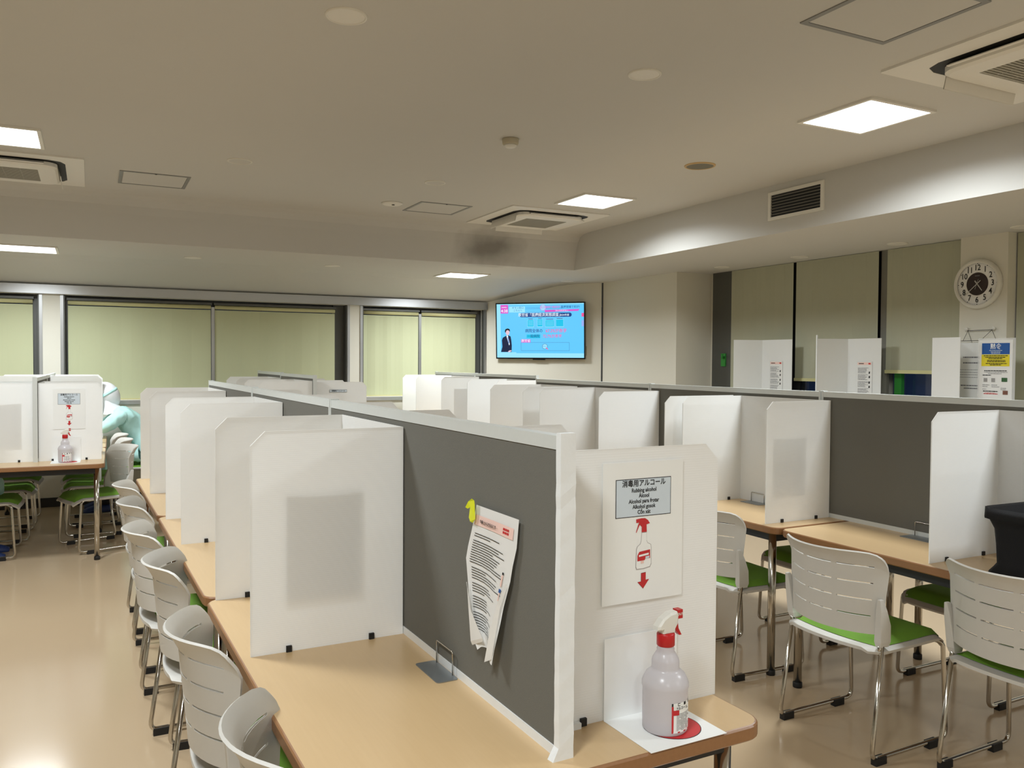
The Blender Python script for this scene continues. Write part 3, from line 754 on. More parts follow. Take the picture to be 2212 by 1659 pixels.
def bars(bm, x0, x1, z, h, d, broken=True):
    x = x0
    while x < x1:
        w = random.uniform(.006, .022) if broken else x1 - x0
        w = min(w, x1 - x); quad(bm, (x, -d, z), (x + w, -d, z), (x + w, -d, z + h), (x, -d, z + h)); x += w + .0022
def bottle_set(row, cx, cy, label_b, label_s, boardy):
    # L-shaped white sheet with a red disc
    t = thing('table_sheet', label_s, 'paper', row.w(cx, cy, TZ), row.rz, 'white sheets under spray bottles')
    w = .095
    bm = boxes((-w, w, -.075, boardy - cy - .004, .0003, .0012), (-w, w, boardy - cy - .0055, boardy - cy - .0045, .0012, .172))
    obj('sheet', bm, M['film'], t)
    obj('red_disc', poly_prism(disc_pts(.015, 0, .058, 40), .0012, .0018), M['redink'], t)
    obj('disc_outline', ring_prism(disc_pts(.015, 0, .0595, 40), disc_pts(.015, 0, .058, 40), .0012, .0018), M['ink'], t)
    b = thing('spray_bottle', label_b, 'spray bottle', row.w(cx - .003, cy, TZ + .002), row.rz, 'white spray bottles with red triggers')
    prof = [(.012, 0), (.042, 0), (.0455, .004), (.046, .03), (.046, .085), (.0475, .090), (.0475, .097), (.0455, .103), (.040, .114), (.032, .121), (.0288, .1235), (.028, .127), (.028, .140), (.0268, .145), (.021, .155), (.0175, .160), (.0182, .164), (.0165, .168), (.0165, .174)]
    obj('bottle_body', lathe(prof, 40), M['bottle'], b, True)
    obj('collar', lathe([(.0165, .170), (.0185, .172), (.0185, .194), (.0165, .197)], 32), M['red'], b, True)
    # trigger head: side profile extruded, nozzle to +x
    side = [(-.013, .184), (.017, .184), (.018, .194), (.024, .203), (.026, .222), (.022, .229), (.005, .227), (-.014, .217), (-.026, .203), (-.028, .196), (-.022, .194), (-.016, .196)]
    bm = bmesh.new()
    for ins, yy in ((.80, -.012), (1, -.008), (1, .008), (.80, .012)):
        r_ = [bm.verts.new((0 + (p[0]) * ins, yy, .217 + (p[1] - .207) * ins)) for p in side]
        if ins == .80 and yy < 0: bm.faces.new(r_)
        elif True:
            for i in range(len(side)): bm.faces.new((prev[i], prev[(i + 1) % len(side)], r_[(i + 1) % len(side)], r_[i]))
        prev = r_
    bm.faces.new(prev[::-1])
    obj('spray_head', bm, M['white'], b, False)
    nz = obj('nozzle', boxes((.024, .037, -.008, .008, .223, .241)), M['red'], b)
    text_mesh('nozzle_lettering', 'OUT', .007, M['white'], b, (.0305, -.0085, .232), (PI / 2, 0, 0), bold=.0002)
    obj('trigger', poly_prism([(.019, .214), (.027, .214), (.029, .202), (.037, .188), (.031, .188), (.022, .198)], -.005, .005), M['red'], b).rotation_euler = (PI / 2, 0, 0)
    # wrap label
    bm = bmesh.new(); n = 10; a0, a1 = rad(-112), rad(-30)
    R_ = .0462
    def P(a, z): return (R_ * cos(a), R_ * sin(a), z)
    for i in range(n):
        b0 = a0 + (a1 - a0) * i / n; b1 = a0 + (a1 - a0) * (i + 1) / n
        quad(bm, P(b0, .008), P(b1, .008), P(b1, .068), P(b0, .068), 0)
    lab = obj('bottle_label', bm, M['film'], b)
    R2_ = .0466
    def P2(a, z, e=0): return ((R2_ + e) * cos(a), (R2_ + e) * sin(a), z)
    bm = bmesh.new()
    def strip(f0, f1, z0, z1, mi, e=0, n=4):
        for i in range(n):
            b0 = a0 + (a1 - a0) * (f0 + (f1 - f0) * i / n); b1 = a0 + (a1 - a0) * (f0 + (f1 - f0) * (i + 1) / n)
            quad(bm, P2(b0, z0, e), P2(b1, z0, e), P2(b1, z1, e), P2(b0, z1, e), mi)
    strip(.0, 1, .062, .068, 0); strip(0, .06, .010, .062, 1); strip(0, 1, .008, .0105, 1); strip(0, .25, .044, .054, 1, .0001)
    for z in range(14): strip(.16, random.uniform(.6, .95), .013 + z * .0025, .0140 + z * .0025, 2, .0001, 3)
    for q in range(3): strip(.1 + q * .12, .18 + q * .12, .0635, .0668, 3, .0002, 1)

    obj('label_print', bm, [M['ink'], M['redink'], M['greyink'], M['film']], lab)
    tx = text_mesh('label_lettering', 'アルコール', .0070, M['ink'], lab, (.0474 * cos(rad(-84)), .0474 * sin(rad(-84)), .0575), (PI / 2, 0, rad(6)), bold=.0002, sx=.9)
    return b
bottle_set(R1, 1.075, 1.335, 'nearest spray bottle with white head and red trigger on the red disc', 'white sheet with red disc under the nearest spray bottle', yb)
bottle_set(RL, -.165, 6.80, 'small distant spray bottle in front of the left row sign', 'white sheet under the distant left spray bottle', 6.915)

# white masking tape strip at foot of the sign board
tag(obj('tape_strip', boxes((0, .075, -.012, -.001, 0, .012)), M['tape']), 'white tape along the foot of the alcohol sign board', 'tape')
o = bpy.data.objects['tape_strip']; o.location = R1.w(.845, yb - .001, TZ); o.rotation_euler = (0, 0, R1.rz)

# plain notices on the back of see-through screens
def notice_sheet(row, x0, x1, z0, z1, y, label, m=None, header=False):
    t = thing('notice', label, 'notice', row.w((x0 + x1) / 2, y, (z0 + z1) / 2), row.rz, 'A4 notices on the screens')
    w, h = (x1 - x0) / 2, (z1 - z0) / 2
    bm = bmesh.new(); n = 8
    for i in range(n):
        a = -w + 2 * w * i / n; b = -w + 2 * w * (i + 1) / n
        dz = lambda q: -.006 * (1 - (q / w) ** 2)
        quad(bm, (a, 0, -h), (b, 0, -h), (b, 0, h + dz(b)), (a, 0, h + dz(a)))
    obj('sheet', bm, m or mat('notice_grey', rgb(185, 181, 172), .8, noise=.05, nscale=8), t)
    return t
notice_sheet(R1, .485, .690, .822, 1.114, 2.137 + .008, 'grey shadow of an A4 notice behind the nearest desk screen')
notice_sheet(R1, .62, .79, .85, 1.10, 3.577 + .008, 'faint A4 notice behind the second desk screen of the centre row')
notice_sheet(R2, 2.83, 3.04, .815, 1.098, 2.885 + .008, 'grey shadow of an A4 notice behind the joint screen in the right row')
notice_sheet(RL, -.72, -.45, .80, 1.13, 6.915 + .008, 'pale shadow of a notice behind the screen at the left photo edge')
notice_sheet(RR, 3.27, 3.42, .78, 1.17, 7.765, 'plain white notice on the far screen of the back right row', M['paper'])

# ---------------------------------------------------------------- hanging notice on the divider (curled A4)
t = thing('paper_notice', 'curled white exercise leaflet hanging by yellow tape on the nearest grey divider', 'leaflet', R1.w(.807, 1.59, .97), R1.rz)
# silhouette rows: (z, y_far, y_near) relative to centre
rows = [(.158, .079, -.119), (.10, .100, -.112), (.06, .116, -.098), (.03, .123, -.092), (-.027, .106, -.068), (-.06, .094, -.060), (-.09, .084, -.052), (-.12, .072, -.044), (-.150, .030, -.040)]
bm = bmesh.new(); N = 14; prev = None
def surf(u, k):
    z, yf, yn = rows[k]; v = k / (len(rows) - 1)
    y = yf + (yn - yf) * u
    x = -.003 - .012 * v * v * abs(2 * u - 1) ** 2 - .006 * v * sin(u * 6) ** 2 - .008 * v
    return Vector((x, y, z + (.012 * v * sin(u * 5))))
grid = [[bm.verts.new(surf(i / N, k)) for i in range(N + 1)] for k in range(len(rows))]
for a, b in zip(grid, grid[1:]):
    for i in range(N): bm.faces.new((a[i], a[i + 1], b[i + 1], b[i]))
obj('sheet', bm, M['paper'], t, True)
def strip_on(bm, u0, u1, k0, dz0, dz1, mi, e=.0012, n=6):
    """band on the sheet between z offsets"""
    def pos(u, z):
        for k in range(len(rows) - 1):
            if rows[k][0] >= z >= rows[k + 1][0]:
                f_ = (rows[k][0] - z) / (rows[k][0] - rows[k + 1][0]); a = surf(u, k); b = surf(u, k + 1); p = a.lerp(b, f_); p.x -= e; return p
        p = surf(u, len(rows) - 1); p.x -= e; return p
    for i in range(n):
        ua = u0 + (u1 - u0) * i / n; ub = u0 + (u1 - u0) * (i + 1) / n
        quad(bm, pos(ua, dz1), pos(ub, dz1), pos(ub, dz0), pos(ua, dz0), mi)
bm = bmesh.new(); strip_on(bm, .04, .92, 0, .137, .113, 0)
obj('header_band', bm, M['pinkink'], t)
bm = bmesh.new()
z = .095
for k in range(38):
    u1 = random.uniform(.45, .88) if z > -.05 else random.uniform(.5, .72)
    u0 = .10 if k < 2 or z > .02 else .14
    if k not in (2, 13, 19, 24, 30): strip_on(bm, u0, u1, 0, z, z - .0015, 0, .0014, 5)
    z -= .0057
obj('body_text', bm, M['ink'], t)
bm = bmesh.new()
strip_on(bm, .84, .87, 0, .042, .037, 0, .0016, 1); strip_on(bm, .835, .865, 0, .036, .012, 1, .0016, 2); strip_on(bm, .83, .875, 0, .006, -.002, 2, .0016, 2); strip_on(bm, .84, .86, 0, -.002, -.02, 1, .0016, 1); strip_on(bm, .83, .86, 0, -.05, -.056, 0, .0016, 1)
obj('figure_drawing', bm, [M['ink'], M['pinkink'], M['blueink']], t)
text_mesh('lettering', '手軽にからだをほぐす', .0092, M['ink'], t, (-.0085, .012, .1250), (PI / 2, 0, -PI / 2), bold=.0003, sx=.84)
bm = bmesh.new()
for a, b in ((.70, .74), (.745, .785), (.79, .83)):
    for zz in (.131, .124): strip_on(bm, a, b, 0, zz, zz - .005, 0, .0016, 1)
obj('header_emblem', bm, M['redink'], t)
# rolled-over flap on the far edge and turned-in near edge
bm = bmesh.new()
A = [(-.013, .107, -.02), (-.018, .088, -.07), (-.022, .066, -.142)]; Bq = [(-.016, .103, -.02), (-.026, .058, -.07), (-.028, -.004, -.114)]
for i in range(2): quad(bm, A[i], Bq[i], Bq[i + 1], A[i + 1])
quad(bm, A[2], Bq[2], (-.026, -.002, -.122), (-.020, .062, -.150))
obj('curled_edge', bm, M['paper'], t, True)
bm = bmesh.new()
A = [(-.013, -.088, .02), (-.018, -.068, -.03), (-.021, -.050, -.10), (-.022, -.038, -.150)]; Bq = [(-.015, -.085, .02), (-.022, -.058, -.03), (-.026, -.032, -.10), (-.026, -.010, -.164)]
for i in range(3): quad(bm, A[i], Bq[i], Bq[i + 1], A[i + 1])
obj('curled_edge', bm, M['paper'], t, True)
bm = bmesh.new()
pp = [(-.012, .069, .160), (-.012, .072, .169), (-.013, .083, .172), (-.016, .095, .164), (-.020, .102, .150), (-.016, .097, .147), (-.013, .092, .151), (-.012, .097, .138), (-.013, .098, .127), (-.013, .091, .119), (-.012, .079, .118), (-.011, .069, .128)]
bm.faces.new([bm.verts.new(p) for p in pp])
bmesh.ops.solidify(bm, geom=bm.faces[:], thickness=.002)
tag(obj('tape_piece', bm, M['yellow']), 'crumpled bright yellow tape holding the leaflet corner', 'tape')
o = bpy.data.objects['tape_piece']; o.location = t.location; o.rotation_euler = t.rotation_euler

# ---------------------------------------------------------------- bookends
def bookend(row, xw, y0, y1, label, pl=.055, hh=.058):
    t = thing('bookend', label, 'bookend', row.w(xw, (y0 + y1) / 2, TZ), row.rz, 'metal bookends')
    L = (y1 - y0) / 2
    obj('base_plate', poly_prism(rrect(-pl, 0, -L, L, .008, 3), .0003, .0022), M['steel'], t)
    obj('wire_loop', tube([(-.004, -L * .62, .002), (-.004, -L * .62, hh), (-.004, L * .75, hh), (-.004, L * .75, .002)], .0019, .006, 8), M['chrome'], t, True)
bookend(R1, .806, 1.765, 1.905, 'grey metal bookend with wire loop at the foot of the nearest divider')
bookend(R2, 3.19, 3.28, 3.42, 'metal bookend inside the joint desk screen of the right row', .07, .05)
bookend(R2, 3.197, 2.26, 2.43, 'metal bookend with wire loop at the foot of the right row divider', .08, .062)

# ---------------------------------------------------------------- chairs
def make_chair(label):
    t = thing('stacking_chair', label, 'chair', (0, 0, 0), 0, 'white stacking chairs with green seats')
    # seat shell: faces +x
    def seat_pt(u, v, dz=0, k=1.0):     # u 0..1 rear->front, v -1..1
        x = -.205 + .44 * u - .028 * (1 - v * v) * (1 - u)
        x += .012 * (1 - v * v) * u
        hw = (.222 - .012 * u) * k
        corner = 1 - .16 * max(0, abs(u - .5) * 2 - .82) / .18 * abs(v)
        z = .418 - .012 * (1 - v * v) * (1 - abs(2 * u - 1)) 
        if u > .80: z -= .045 * ((u - .80) / .20) ** 2
        z -= .012 * max(0, abs(v) - .85) / .15
        return Vector((x, v * hw * corner, z + dz))
    bm = bmesh.new(); U, V = 16, 14
    g = [[bm.verts.new(seat_pt(i / U, -1 + 2 * j / V)) for j in range(V + 1)] for i in range(U + 1)]
    for i in range(U):
        for j in range(V): bm.faces.new((g[i][j], g[i + 1][j], g[i + 1][j + 1], g[i][j + 1]))
    o = obj('seat', bm, M['shell'], t, True)
    md = o.modifiers.new('s', 'SOLIDIFY'); md.thickness = .012; md.offset = -1
    es = o.modifiers.new('e', 'EDGE_SPLIT'); es.split_angle = rad(50)
    bm = bmesh.new()
    def cush(i, j):
        u, v = i / 14, -1 + 2 * j / 12; e = min(u, 1 - u) * 2; ev = 1 - abs(v)
        r_ = min(1, min(e * 5, ev * 5)); p = seat_pt(.115 + .845 * u, v * .89)
        p.z += .002 + .016 * math.sqrt(max(0, 1 - (1 - r_) ** 2)); return p
    g = [[bm.verts.new(cush(i, j)) for j in range(13)] for i in range(15)]
    for i in range(14):
        for j in range(12): bm.faces.new((g[i][j], g[i + 1][j], g[i + 1][j + 1], g[i][j + 1]))
    obj('seat_cushion', bm, M['green'], t, True)
    # backrest with slots
    us = sorted(set([-1, -.97, -.92, -.84, -.34, -.26, .24, .32, .82, .92, .97, 1] + [-.6, -.1, .0, .56, -.72, -.47, .12, .44, .69]))
    vs_ = [0, .05, .14]
    slots_v = []
    for c in (.22, .42, .62, .82): slots_v.append((c - .009, c + .009)); vs_ += [c - .009, c + .009, (c + .09)]
    vs_ = sorted(set([round(v, 4) for v in vs_ if v < .93] + [.93, .96, .985, 1]))
    def back_pt(u, v):
        top = .768 - .028 * abs(u) ** 13; bot = .462 + .006 * abs(u) ** 6
        z = bot + (top - bot) * v
        hw = .208 + .024 * v
        y = u * hw * (1 - .015 * max(0, v - .9) / .1 * abs(u))
        x = -.238 - .028 * v + (.075 + .045 * v) * u * u - .032 * (max(0, v - .80) / .20) ** 1.6
        return Vector((x, y, z))
    bm = bmesh.new()
    vv = [[bm.verts.new(back_pt(u, v)) for u in us] for v in vs_]
    def hole(i, j):
        vm = (vs_[i] + vs_[i + 1]) / 2; um = (us[j] + us[j + 1]) / 2
        return any(a < vm < b for a, b in slots_v) and any(a < um < b for a, b in ((-.84, -.34), (-.26, .24), (.32, .82)))
    for i in range(len(vs_) - 1):
        for j in range(len(us) - 1):
            if not hole(i, j): bm.faces.new((vv[i][j], vv[i][j + 1], vv[i + 1][j + 1], vv[i + 1][j]))
    o = obj('backrest', bm, M['shell'], t, True)
    md = o.modifiers.new('s', 'SOLIDIFY'); md.thickness = .007; md.offset = 0
    es = o.modifiers.new('e', 'EDGE_SPLIT'); es.split_angle = rad(38)
    for s in (-1, 1):
        # bracket on the lower side of the back
        bm = bmesh.new(); sec = []
        for z, x, w, d in ((.420, -.150, .012, .022), (.44, -.151, .015, .028), (.50, -.156, .014, .027), (.555, -.170, .012, .018), (.60, -.182, .006, .010)):
            y = s * (.207 + (z - .46) * .08)
            sec.append([bm.verts.new((x + a * d, y + b * w, z)) for a, b in ((-1, -1), (1, -1), (1, 1), (-1, 1))])
        for a, b in zip(sec, sec[1:]):
            for i in range(4): bm.faces.new((a[i], a[(i + 1) % 4], b[(i + 1) % 4], b[i]))
        bm.faces.new(sec[0][::-1]); bm.faces.new(sec[-1])
        o = obj('back_bracket', bm, M['shell'], t)
        md = o.modifiers.new('b', 'BEVEL'); md.width = .003; md.segments = 2
        Y = s * .218
        lg = obj('leg_frame', tube([(.155, s * .195, .398), (.185, Y - s * .006, .386), (.205, Y, .022), (-.215, Y, .022), (-.158, s * .209, .43)], .0085, .035, 10, n=5), M['chrome'], t, True)
        obj('seat_link', tube([(-.165, s * .207, .435), (-.172, s * .203, .391), (-.13, s * .19, .394), (.14, s * .19, .394)], .0075, .02, 8), M['chrome'], t, True)
        for x in (-.175, .12):
            obj('glide', boxes((x - .028, x + .028, Y - .012, Y + .012, 0, .028)), M['rubber'], lg)
    obj('cross_bar', tube([(.12, -.19, .391), (.12, .19, .391)], .008, 0, 8), M['chrome'], t, True)
    obj('cross_bar', tube([(-.11, -.19, .391), (-.11, .19, .391)], .008, 0, 8), M['chrome'], t, True)
    return t
ch0 = make_chair('x')
first = [True]
def chair(x, y, rz, label, row=None):
    loc = row.w(x, y, 0) if row else (x, y, 0); z = rz + (row.rz if row else 0)
    if first[0]:
        first[0] = False; ch0.location = loc; ch0.rotation_euler = (0, 0, z); ch0['label'] = label; return ch0
    return dup(ch0, loc, z, label)
# centre row, left side (facing +x)
chair(.54, 1.56, rad(-2), 'white chair closest to the camera at the bottom edge, left of the centre row', R1)
chair(.51, 2.25, rad(0), 'white chair second from the camera at the left of the centre row', R1)
chair(.515, 3.04, rad(-6), 'white chair third from the camera at the left of the centre row', R1)
chair(.486, 3.66, rad(0), 'white chair fourth from the camera at the left of the centre row', R1)
chair(.50, 4.36, rad(0), 'white chair fifth from the camera at the left of the centre row', R1)
chair(.51, 4.98, rad(0), 'farthest white chair at the left of the centre row', R1)
# right row, left side
chair(2.90, 1.70, rad(1), 'white slotted chair at the lower right edge, in front of the black bag', R2)
chair(2.70, 2.26, rad(1), 'complete white slotted chair with green seat at the right row joint', R2)
chair(2.81, 3.08, rad(-3), 'white chair half hidden by the alcohol sign board', R2)
# right row, far side (facing -x)
chair(3.52, 2.36, PI, 'chair on the right row far side, green seat showing under the near table', R2)
chair(3.52, 3.25, PI, 'chair on the far side of the right row behind the second table, mostly hidden', R2)
# left row
chair(.03, 7.14, PI + rad(20), 'white chair nearest the camera at the small alcohol sign table', RL)
chair(.00, 7.78, PI, 'white chair between the near one and the person in the gown', RL)
chair(-.03, 8.30, PI, 'white chair pushed in just before the person in the gown', RL)
chair(.33, 8.90, PI, 'white chair on which the person in the teal gown sits', RL)
chair(-.70, 7.12, 0, 'chair at the far-left photo edge holding the person whose feet show', RL)
chair(-.66, 7.74, 0, 'chair at the far-left photo edge, second one under the left table', RL)
chair(-.66, 8.40, 0, 'chair at the far-left photo edge, third one under the left table', RL)

# ---------------------------------------------------------------- black bag
t = thing('tote_bag', 'black cloth bag with folded rim on the right row table', 'bag', R2.w(2.965, 1.64, TZ), R2.rz)
bm = bmesh.new(); rings = []
for z, sx, sy, j in ((.0, .125, .195, 0), (.012, .145, .212, .004), (.045, .128, .194, .005), (.11, .130, .198, .004), (.17, .132, .202, .003), (.198, .140, .214, .002), (.205, .152, .228, .003), (.243, .150, .226, .002)):
    ring = rrect(-sx, sx, -sy, sy, .04, 6)
    rings.append([bm.verts.new((p[0] + random.uniform(-j, j), p[1] + random.uniform(-j, j), z + (random.uniform(-j, j) if z else 0))) for p in ring])
for a, b in zip(rings, rings[1:]):
    for i in range(len(a)): bm.faces.new((a[i], a[(i + 1) % len(a)], b[(i + 1) % len(a)], b[i]))
bm.faces.new(rings[0][::-1])
inner = [bm.verts.new((v.co.x * .94, v.co.y * .96, .235)) for v in rings[-1]]; deep = [bm.verts.new((v.co.x * .9, v.co.y * .92, .19)) for v in rings[-1]]
for a, b in ((rings[-1], inner), (inner, deep)):
    for i in range(len(a)): bm.faces.new((a[i], a[(i + 1) % len(a)], b[(i + 1) % len(a)], b[i]))
bm.faces.new(deep)
obj('bag_body', bm, M['bag'], t, True)
obj('strap', tube([(-.05, -.2, .24), (-.05, -.1, .262), (-.02, .05, .258), (.02, .12, .24)], .006, .03, 8), M['bag'], t, True)

# ---------------------------------------------------------------- counter by the right windows with its screens, signs
struct('trim_5', boxes((5.30, 5.795, 2.6, 6.45, 1.03, 1.06)), M['wall'])
struct('trim_6', boxes((5.32, 5.36, 2.6, 6.45, 0, 1.03)), M['wall'])
CZ = 1.061
def rscreen(yf, yc, yn, xo, label, h=.59, xb=5.62, notice=False, tall=False):
    t = thing('desk_screen', label, 'desk screen', (xb, yc, CZ), 0, 'white screens along the right windows')
    # far wing runs from the back corner out to (xo, yf); back panel from yc to yn
    bm = bmesh.new(); dx, dy = xo - xb, yf - yc
    L = math.hypot(dx, dy); nx, ny = -dy / L * TH, dx / L * TH
    for a, b in (((0, 0), (dx, dy)),):
        pts = [(a[0], a[1]), (b[0], b[1]), (b[0] + nx, b[1] + ny), (a[0] + nx, a[1] + ny)]
        poly_prism(pts, 0, h, bm)
    obj('side_panel', bm, M['screen'], t)
    obj('back_panel', boxes((-TH, 0, yn - yc, 0, 0, h)), M['screen'], t)
    if tall: obj('corner_strip', boxes((dx - .004, dx + .006, dy - .004, dy + .006, 0, h + .03)), M['tape'], t)
    for yy in (-.06, yn - yc + .08): obj('clip', boxes((-.014, .002, yy - .007, yy + .007, 0, .016)), M['rubber'], t)
    return t
rscreen(6.02, 5.92, 5.545, 5.36, 'white screen on the window counter farthest from the clock', .60)
rscreen(5.02, 4.93, 4.60, 5.36, 'white screen on the window counter below the middle blind, corner strip taller', .59, tall=True)
rscreen(4.005, 4.00, 3.785, 5.64, 'plain white screen on the window counter left of the hanging signs', .575, xb=5.42)
def small_leaflet(y, zt, label, w=.16, h=.29):
    t = thing('paper_notice', label, 'leaflet', (5.612, y, zt), -PI / 2, 'leaflets on the window counter screens')
    obj('sheet', boxes((-w / 2, w / 2, -.001, 0, -h, 0)), M['paper'], t)
    def fr(name, x0, x1, z0, z1, m, d=.0018):
        bm = bmesh.new(); quad(bm, (x0, -d, z0), (x1, -d, z0), (x1, -d, z1), (x0, -d, z1)); return obj(name, bm, m, t)
    fr('header_band', -w / 2 + .008, w / 2 - .008, -.028, -.008, M['pinkink'])
    fr('header_lettering', -w / 2 + .02, -w / 2 + .07, -.021, -.015, M['ink'], .0024); fr('header_emblem', w / 2 - .035, w / 2 - .015, -.024, -.012, M['redink'], .0024)
    bm = bmesh.new(); z = -.055
    for k in range(28):
        if k % 7 != 6: bars(bm, -w / 2 + .012, -w / 2 + .012 + random.uniform(.07, .11), z, .0035, .0018)
        z -= .008
    obj('body_text', bm, M['greyink'], t)
    bm = bmesh.new()
    for zz in (-.10, -.135, -.18, -.215): quad(bm, (w / 2 - .032, -.002, zz), (w / 2 - .02, -.002, zz), (w / 2 - .018, -.002, zz + .018), (w / 2 - .03, -.002, zz + .018))
    obj('figure_drawing', bm, M['ink'], t)
small_leaflet(5.735, 1.465, 'text leaflet with pink header on the farthest window counter screen')
small_leaflet(4.755, 1.465, 'text leaflet with pink header on the middle window counter screen', .15, .29)

# clear sign sleeves and posters
t = thing('poster', 'blue and yellow silent-eating poster hanging on the column below the clock', 'poster', (5.52, 3.595, 1.615), -PI / 2)
# sized on the plane x ~ 5.52 : width .235, height .42
PW, PH = .117, .42
obj('sleeve', boxes((-PW - .012, PW + .018, .001, .003, -PH - .012, .012)), M['seethru'], t)
obj('sheet', boxes((-PW, PW, -.001, 0, -PH, 0)), M['paper'], t)
def fr(name, x0, x1, z0, z1, m, d=.002):
    bm = bmesh.new(); quad(bm, (x0, -d, z0), (x1, -d, z0), (x1, -d, z1), (x0, -d, z1)); return obj(name, bm, m, t)
fr('blue_panel', -PW + .018, PW - .02, -.098, -.022, M['blueink'])
fr('yellow_panel', -PW + .016, PW - .02, -.180, -.100, M['yellowink'])
text_mesh('lettering', '黙食', .040, M['film'], t, (0, -.003, -.047), (PI / 2, 0, 0), bold=.0004)
bm = bmesh.new()
for z, a, b in ((-.074, -.045, .045), (-.084, -.035, .035), (-.093, -.032, .032)): bars(bm, a, b, z, .0035, .003)
obj('poster_text', bm, M['paleblue'], t)
bm = bmesh.new()
for z, a, b in ((-.111, -.085, .085), (-.122, -.075, .07), (-.130, -.05, .05), (-.143, -.06, .07), (-.151, -.06, .07), (-.164, -.07, .08), (-.173, -.04, .04), (-.213, -.08, .08), (-.244, -.09, -.03)): bars(bm, a, b, z, .005, .003)
for z in (-.355,): bars(bm, -.085, .02, z, .006, .003)
obj('poster_text', bm, M['ink'], t)
bm = bmesh.new()
for z, a, b in ((-.222, -.08, .085), (-.232, -.05, .045), (-.310, -.09, -.04), (-.310, -.025, .015), (-.322, -.09, -.05), (-.322, -.025, .03), (-.33, .04, .08), (-.34, .04, .075), (-.34, -.09, -.06)): bars(bm, a, b, z, .003, .003)
obj('poster_text', bm, M['greyink'], t)
fr('picture_green', .045, .085, -.285, -.258, mat('dark_green_ink', rgb(50, 92, 54), .6), .003)
for x in (-.07, -.015): fr('picture_hand', x - .012, x + .014, -.288, -.262, mat('grey_picture', rgb(150, 148, 146), .7, noise=.3, nscale=150), .003)
bm = bmesh.new(); bars(bm, -.08, .02, -.372, .005, .003); bars(bm, -.07, .0, -.364, .002, .003)
obj('poster_text', bm, M['redink'], t)
fr('picture_building', .055, .09, -.372, -.345, mat('brown_ink', rgb(120, 80, 66), .7, noise=.3, nscale=200), .003)

t = thing('hanging_sign', 'white sheet sign with bulleted lines hanging beside the blue poster', 'sign', (5.66, 3.90, 1.605), -PI / 2)
obj('sheet', boxes((-.075, .12, -.001, 0, -.46, 0)), M['paper'], t)
obj('top_clip', tube([(-.085, -.003, .004), (.12, -.003, .004)], .005, 0, 8), M['white'], t)
obj('rod', tube([(-.1, .002, .012), (.12, .002, .012)], .0022, 0, 6), M['rubber'], t)
bm = bmesh.new()
for z, a, b in ((-.112, -.03, .1), (-.152, -.03, .1)): bars(bm, a, b, z, .009, .002)
for k in range(4):
    z = -.20 - k * .018; quad(bm, (-.052, -.002, z), (-.047, -.002, z), (-.047, -.002, z + .006), (-.052, -.002, z + .006)); bars(bm, -.043, .1, z + .001, .003, .002)
bars(bm, -.045, .1, -.315, .008, .002); bars(bm, -.02, .1, -.335, .008, .002)
obj('sign_text', bm, M['greyink'], t)
for yy, zz, lb in ((3.925, 1.703, 'white round wall hook on the left above the hanging signs'), (3.722, 1.703, 'white round wall hook on the right above the hanging signs')):
    t = thing('wall_hook', lb, 'hook', (5.70, yy, zz), -PI / 2, 'white round wall hooks')
    facing(obj('knob', lathe([(.006, 0), (.006, .012), (.012, .014), (.0125, .022), (.008, .026)], 20), M['white'], t, True))
bm = bmesh.new()
tube([(5.685, 3.92, 1.690), (5.685, 3.73, 1.692)], .0022, 0, 6, bm)
tube([(5.685, 3.915, 1.69), (5.66, 3.935, 1.618)], .0015, 0, 6, bm); tube([(5.685, 3.915, 1.69), (5.52, 3.77, 1.60)], .0015, 0, 6, bm)
tube([(5.685, 3.735, 1.692), (5.66, 3.80, 1.618)], .0015, 0, 6, bm); tube([(5.685, 3.735, 1.692), (5.52, 3.60, 1.625)], .0015, 0, 6, bm)
hs = bpy.data.objects['hanging_sign']; bpy.context.view_layer.update()
oc = obj('cord', bm, M['rubber'], hs); oc.matrix_parent_inverse = (Matrix.Translation(hs.location) @ hs.rotation_euler.to_matrix().to_4x4()).inverted()

# ---------------------------------------------------------------- people
def skin_mesh(name, verts, edges, m, parent, root=0, sub=2):
    me = bpy.data.meshes.new(name); me.from_pydata([v[:3] for v in verts], edges, [])
    o = bpy.data.objects.new(name, me); COL.objects.link(o)
    s = o.modifiers.new('skin', 'SKIN')
    lay = me.skin_vertices[0].data
    for i, v in enumerate(verts):
        r_ = v[3]; lay[i].radius = r_ if isinstance(r_, tuple) else (r_, r_); lay[i].use_root = (i == root)
    s.use_smooth_shade = True
    ss = o.modifiers.new('sub', 'SUBSURF'); ss.levels = sub; ss.render_levels = sub
    dg = bpy.context.evaluated_depsgraph_get(); dg.update()
    m2 = bpy.data.meshes.new_from_object(o.evaluated_get(dg)); m2.name = name
    bpy.data.objects.remove(o)
    m2.materials.clear(); m2.materials.append(m)
    if name == 'body':
        from mathutils import noise
        for v in m2.vertices:
            q = v.co * 9
            v.co += v.normal * (.016 * noise.noise(q) + .010 * noise.noise(Vector((q.x * 3.2, q.y * 3.2, q.z * 1.1))))
    for p in m2.polygons: p.use_smooth = True
    n = bpy.data.objects.new(name, m2); link(n, parent); return n
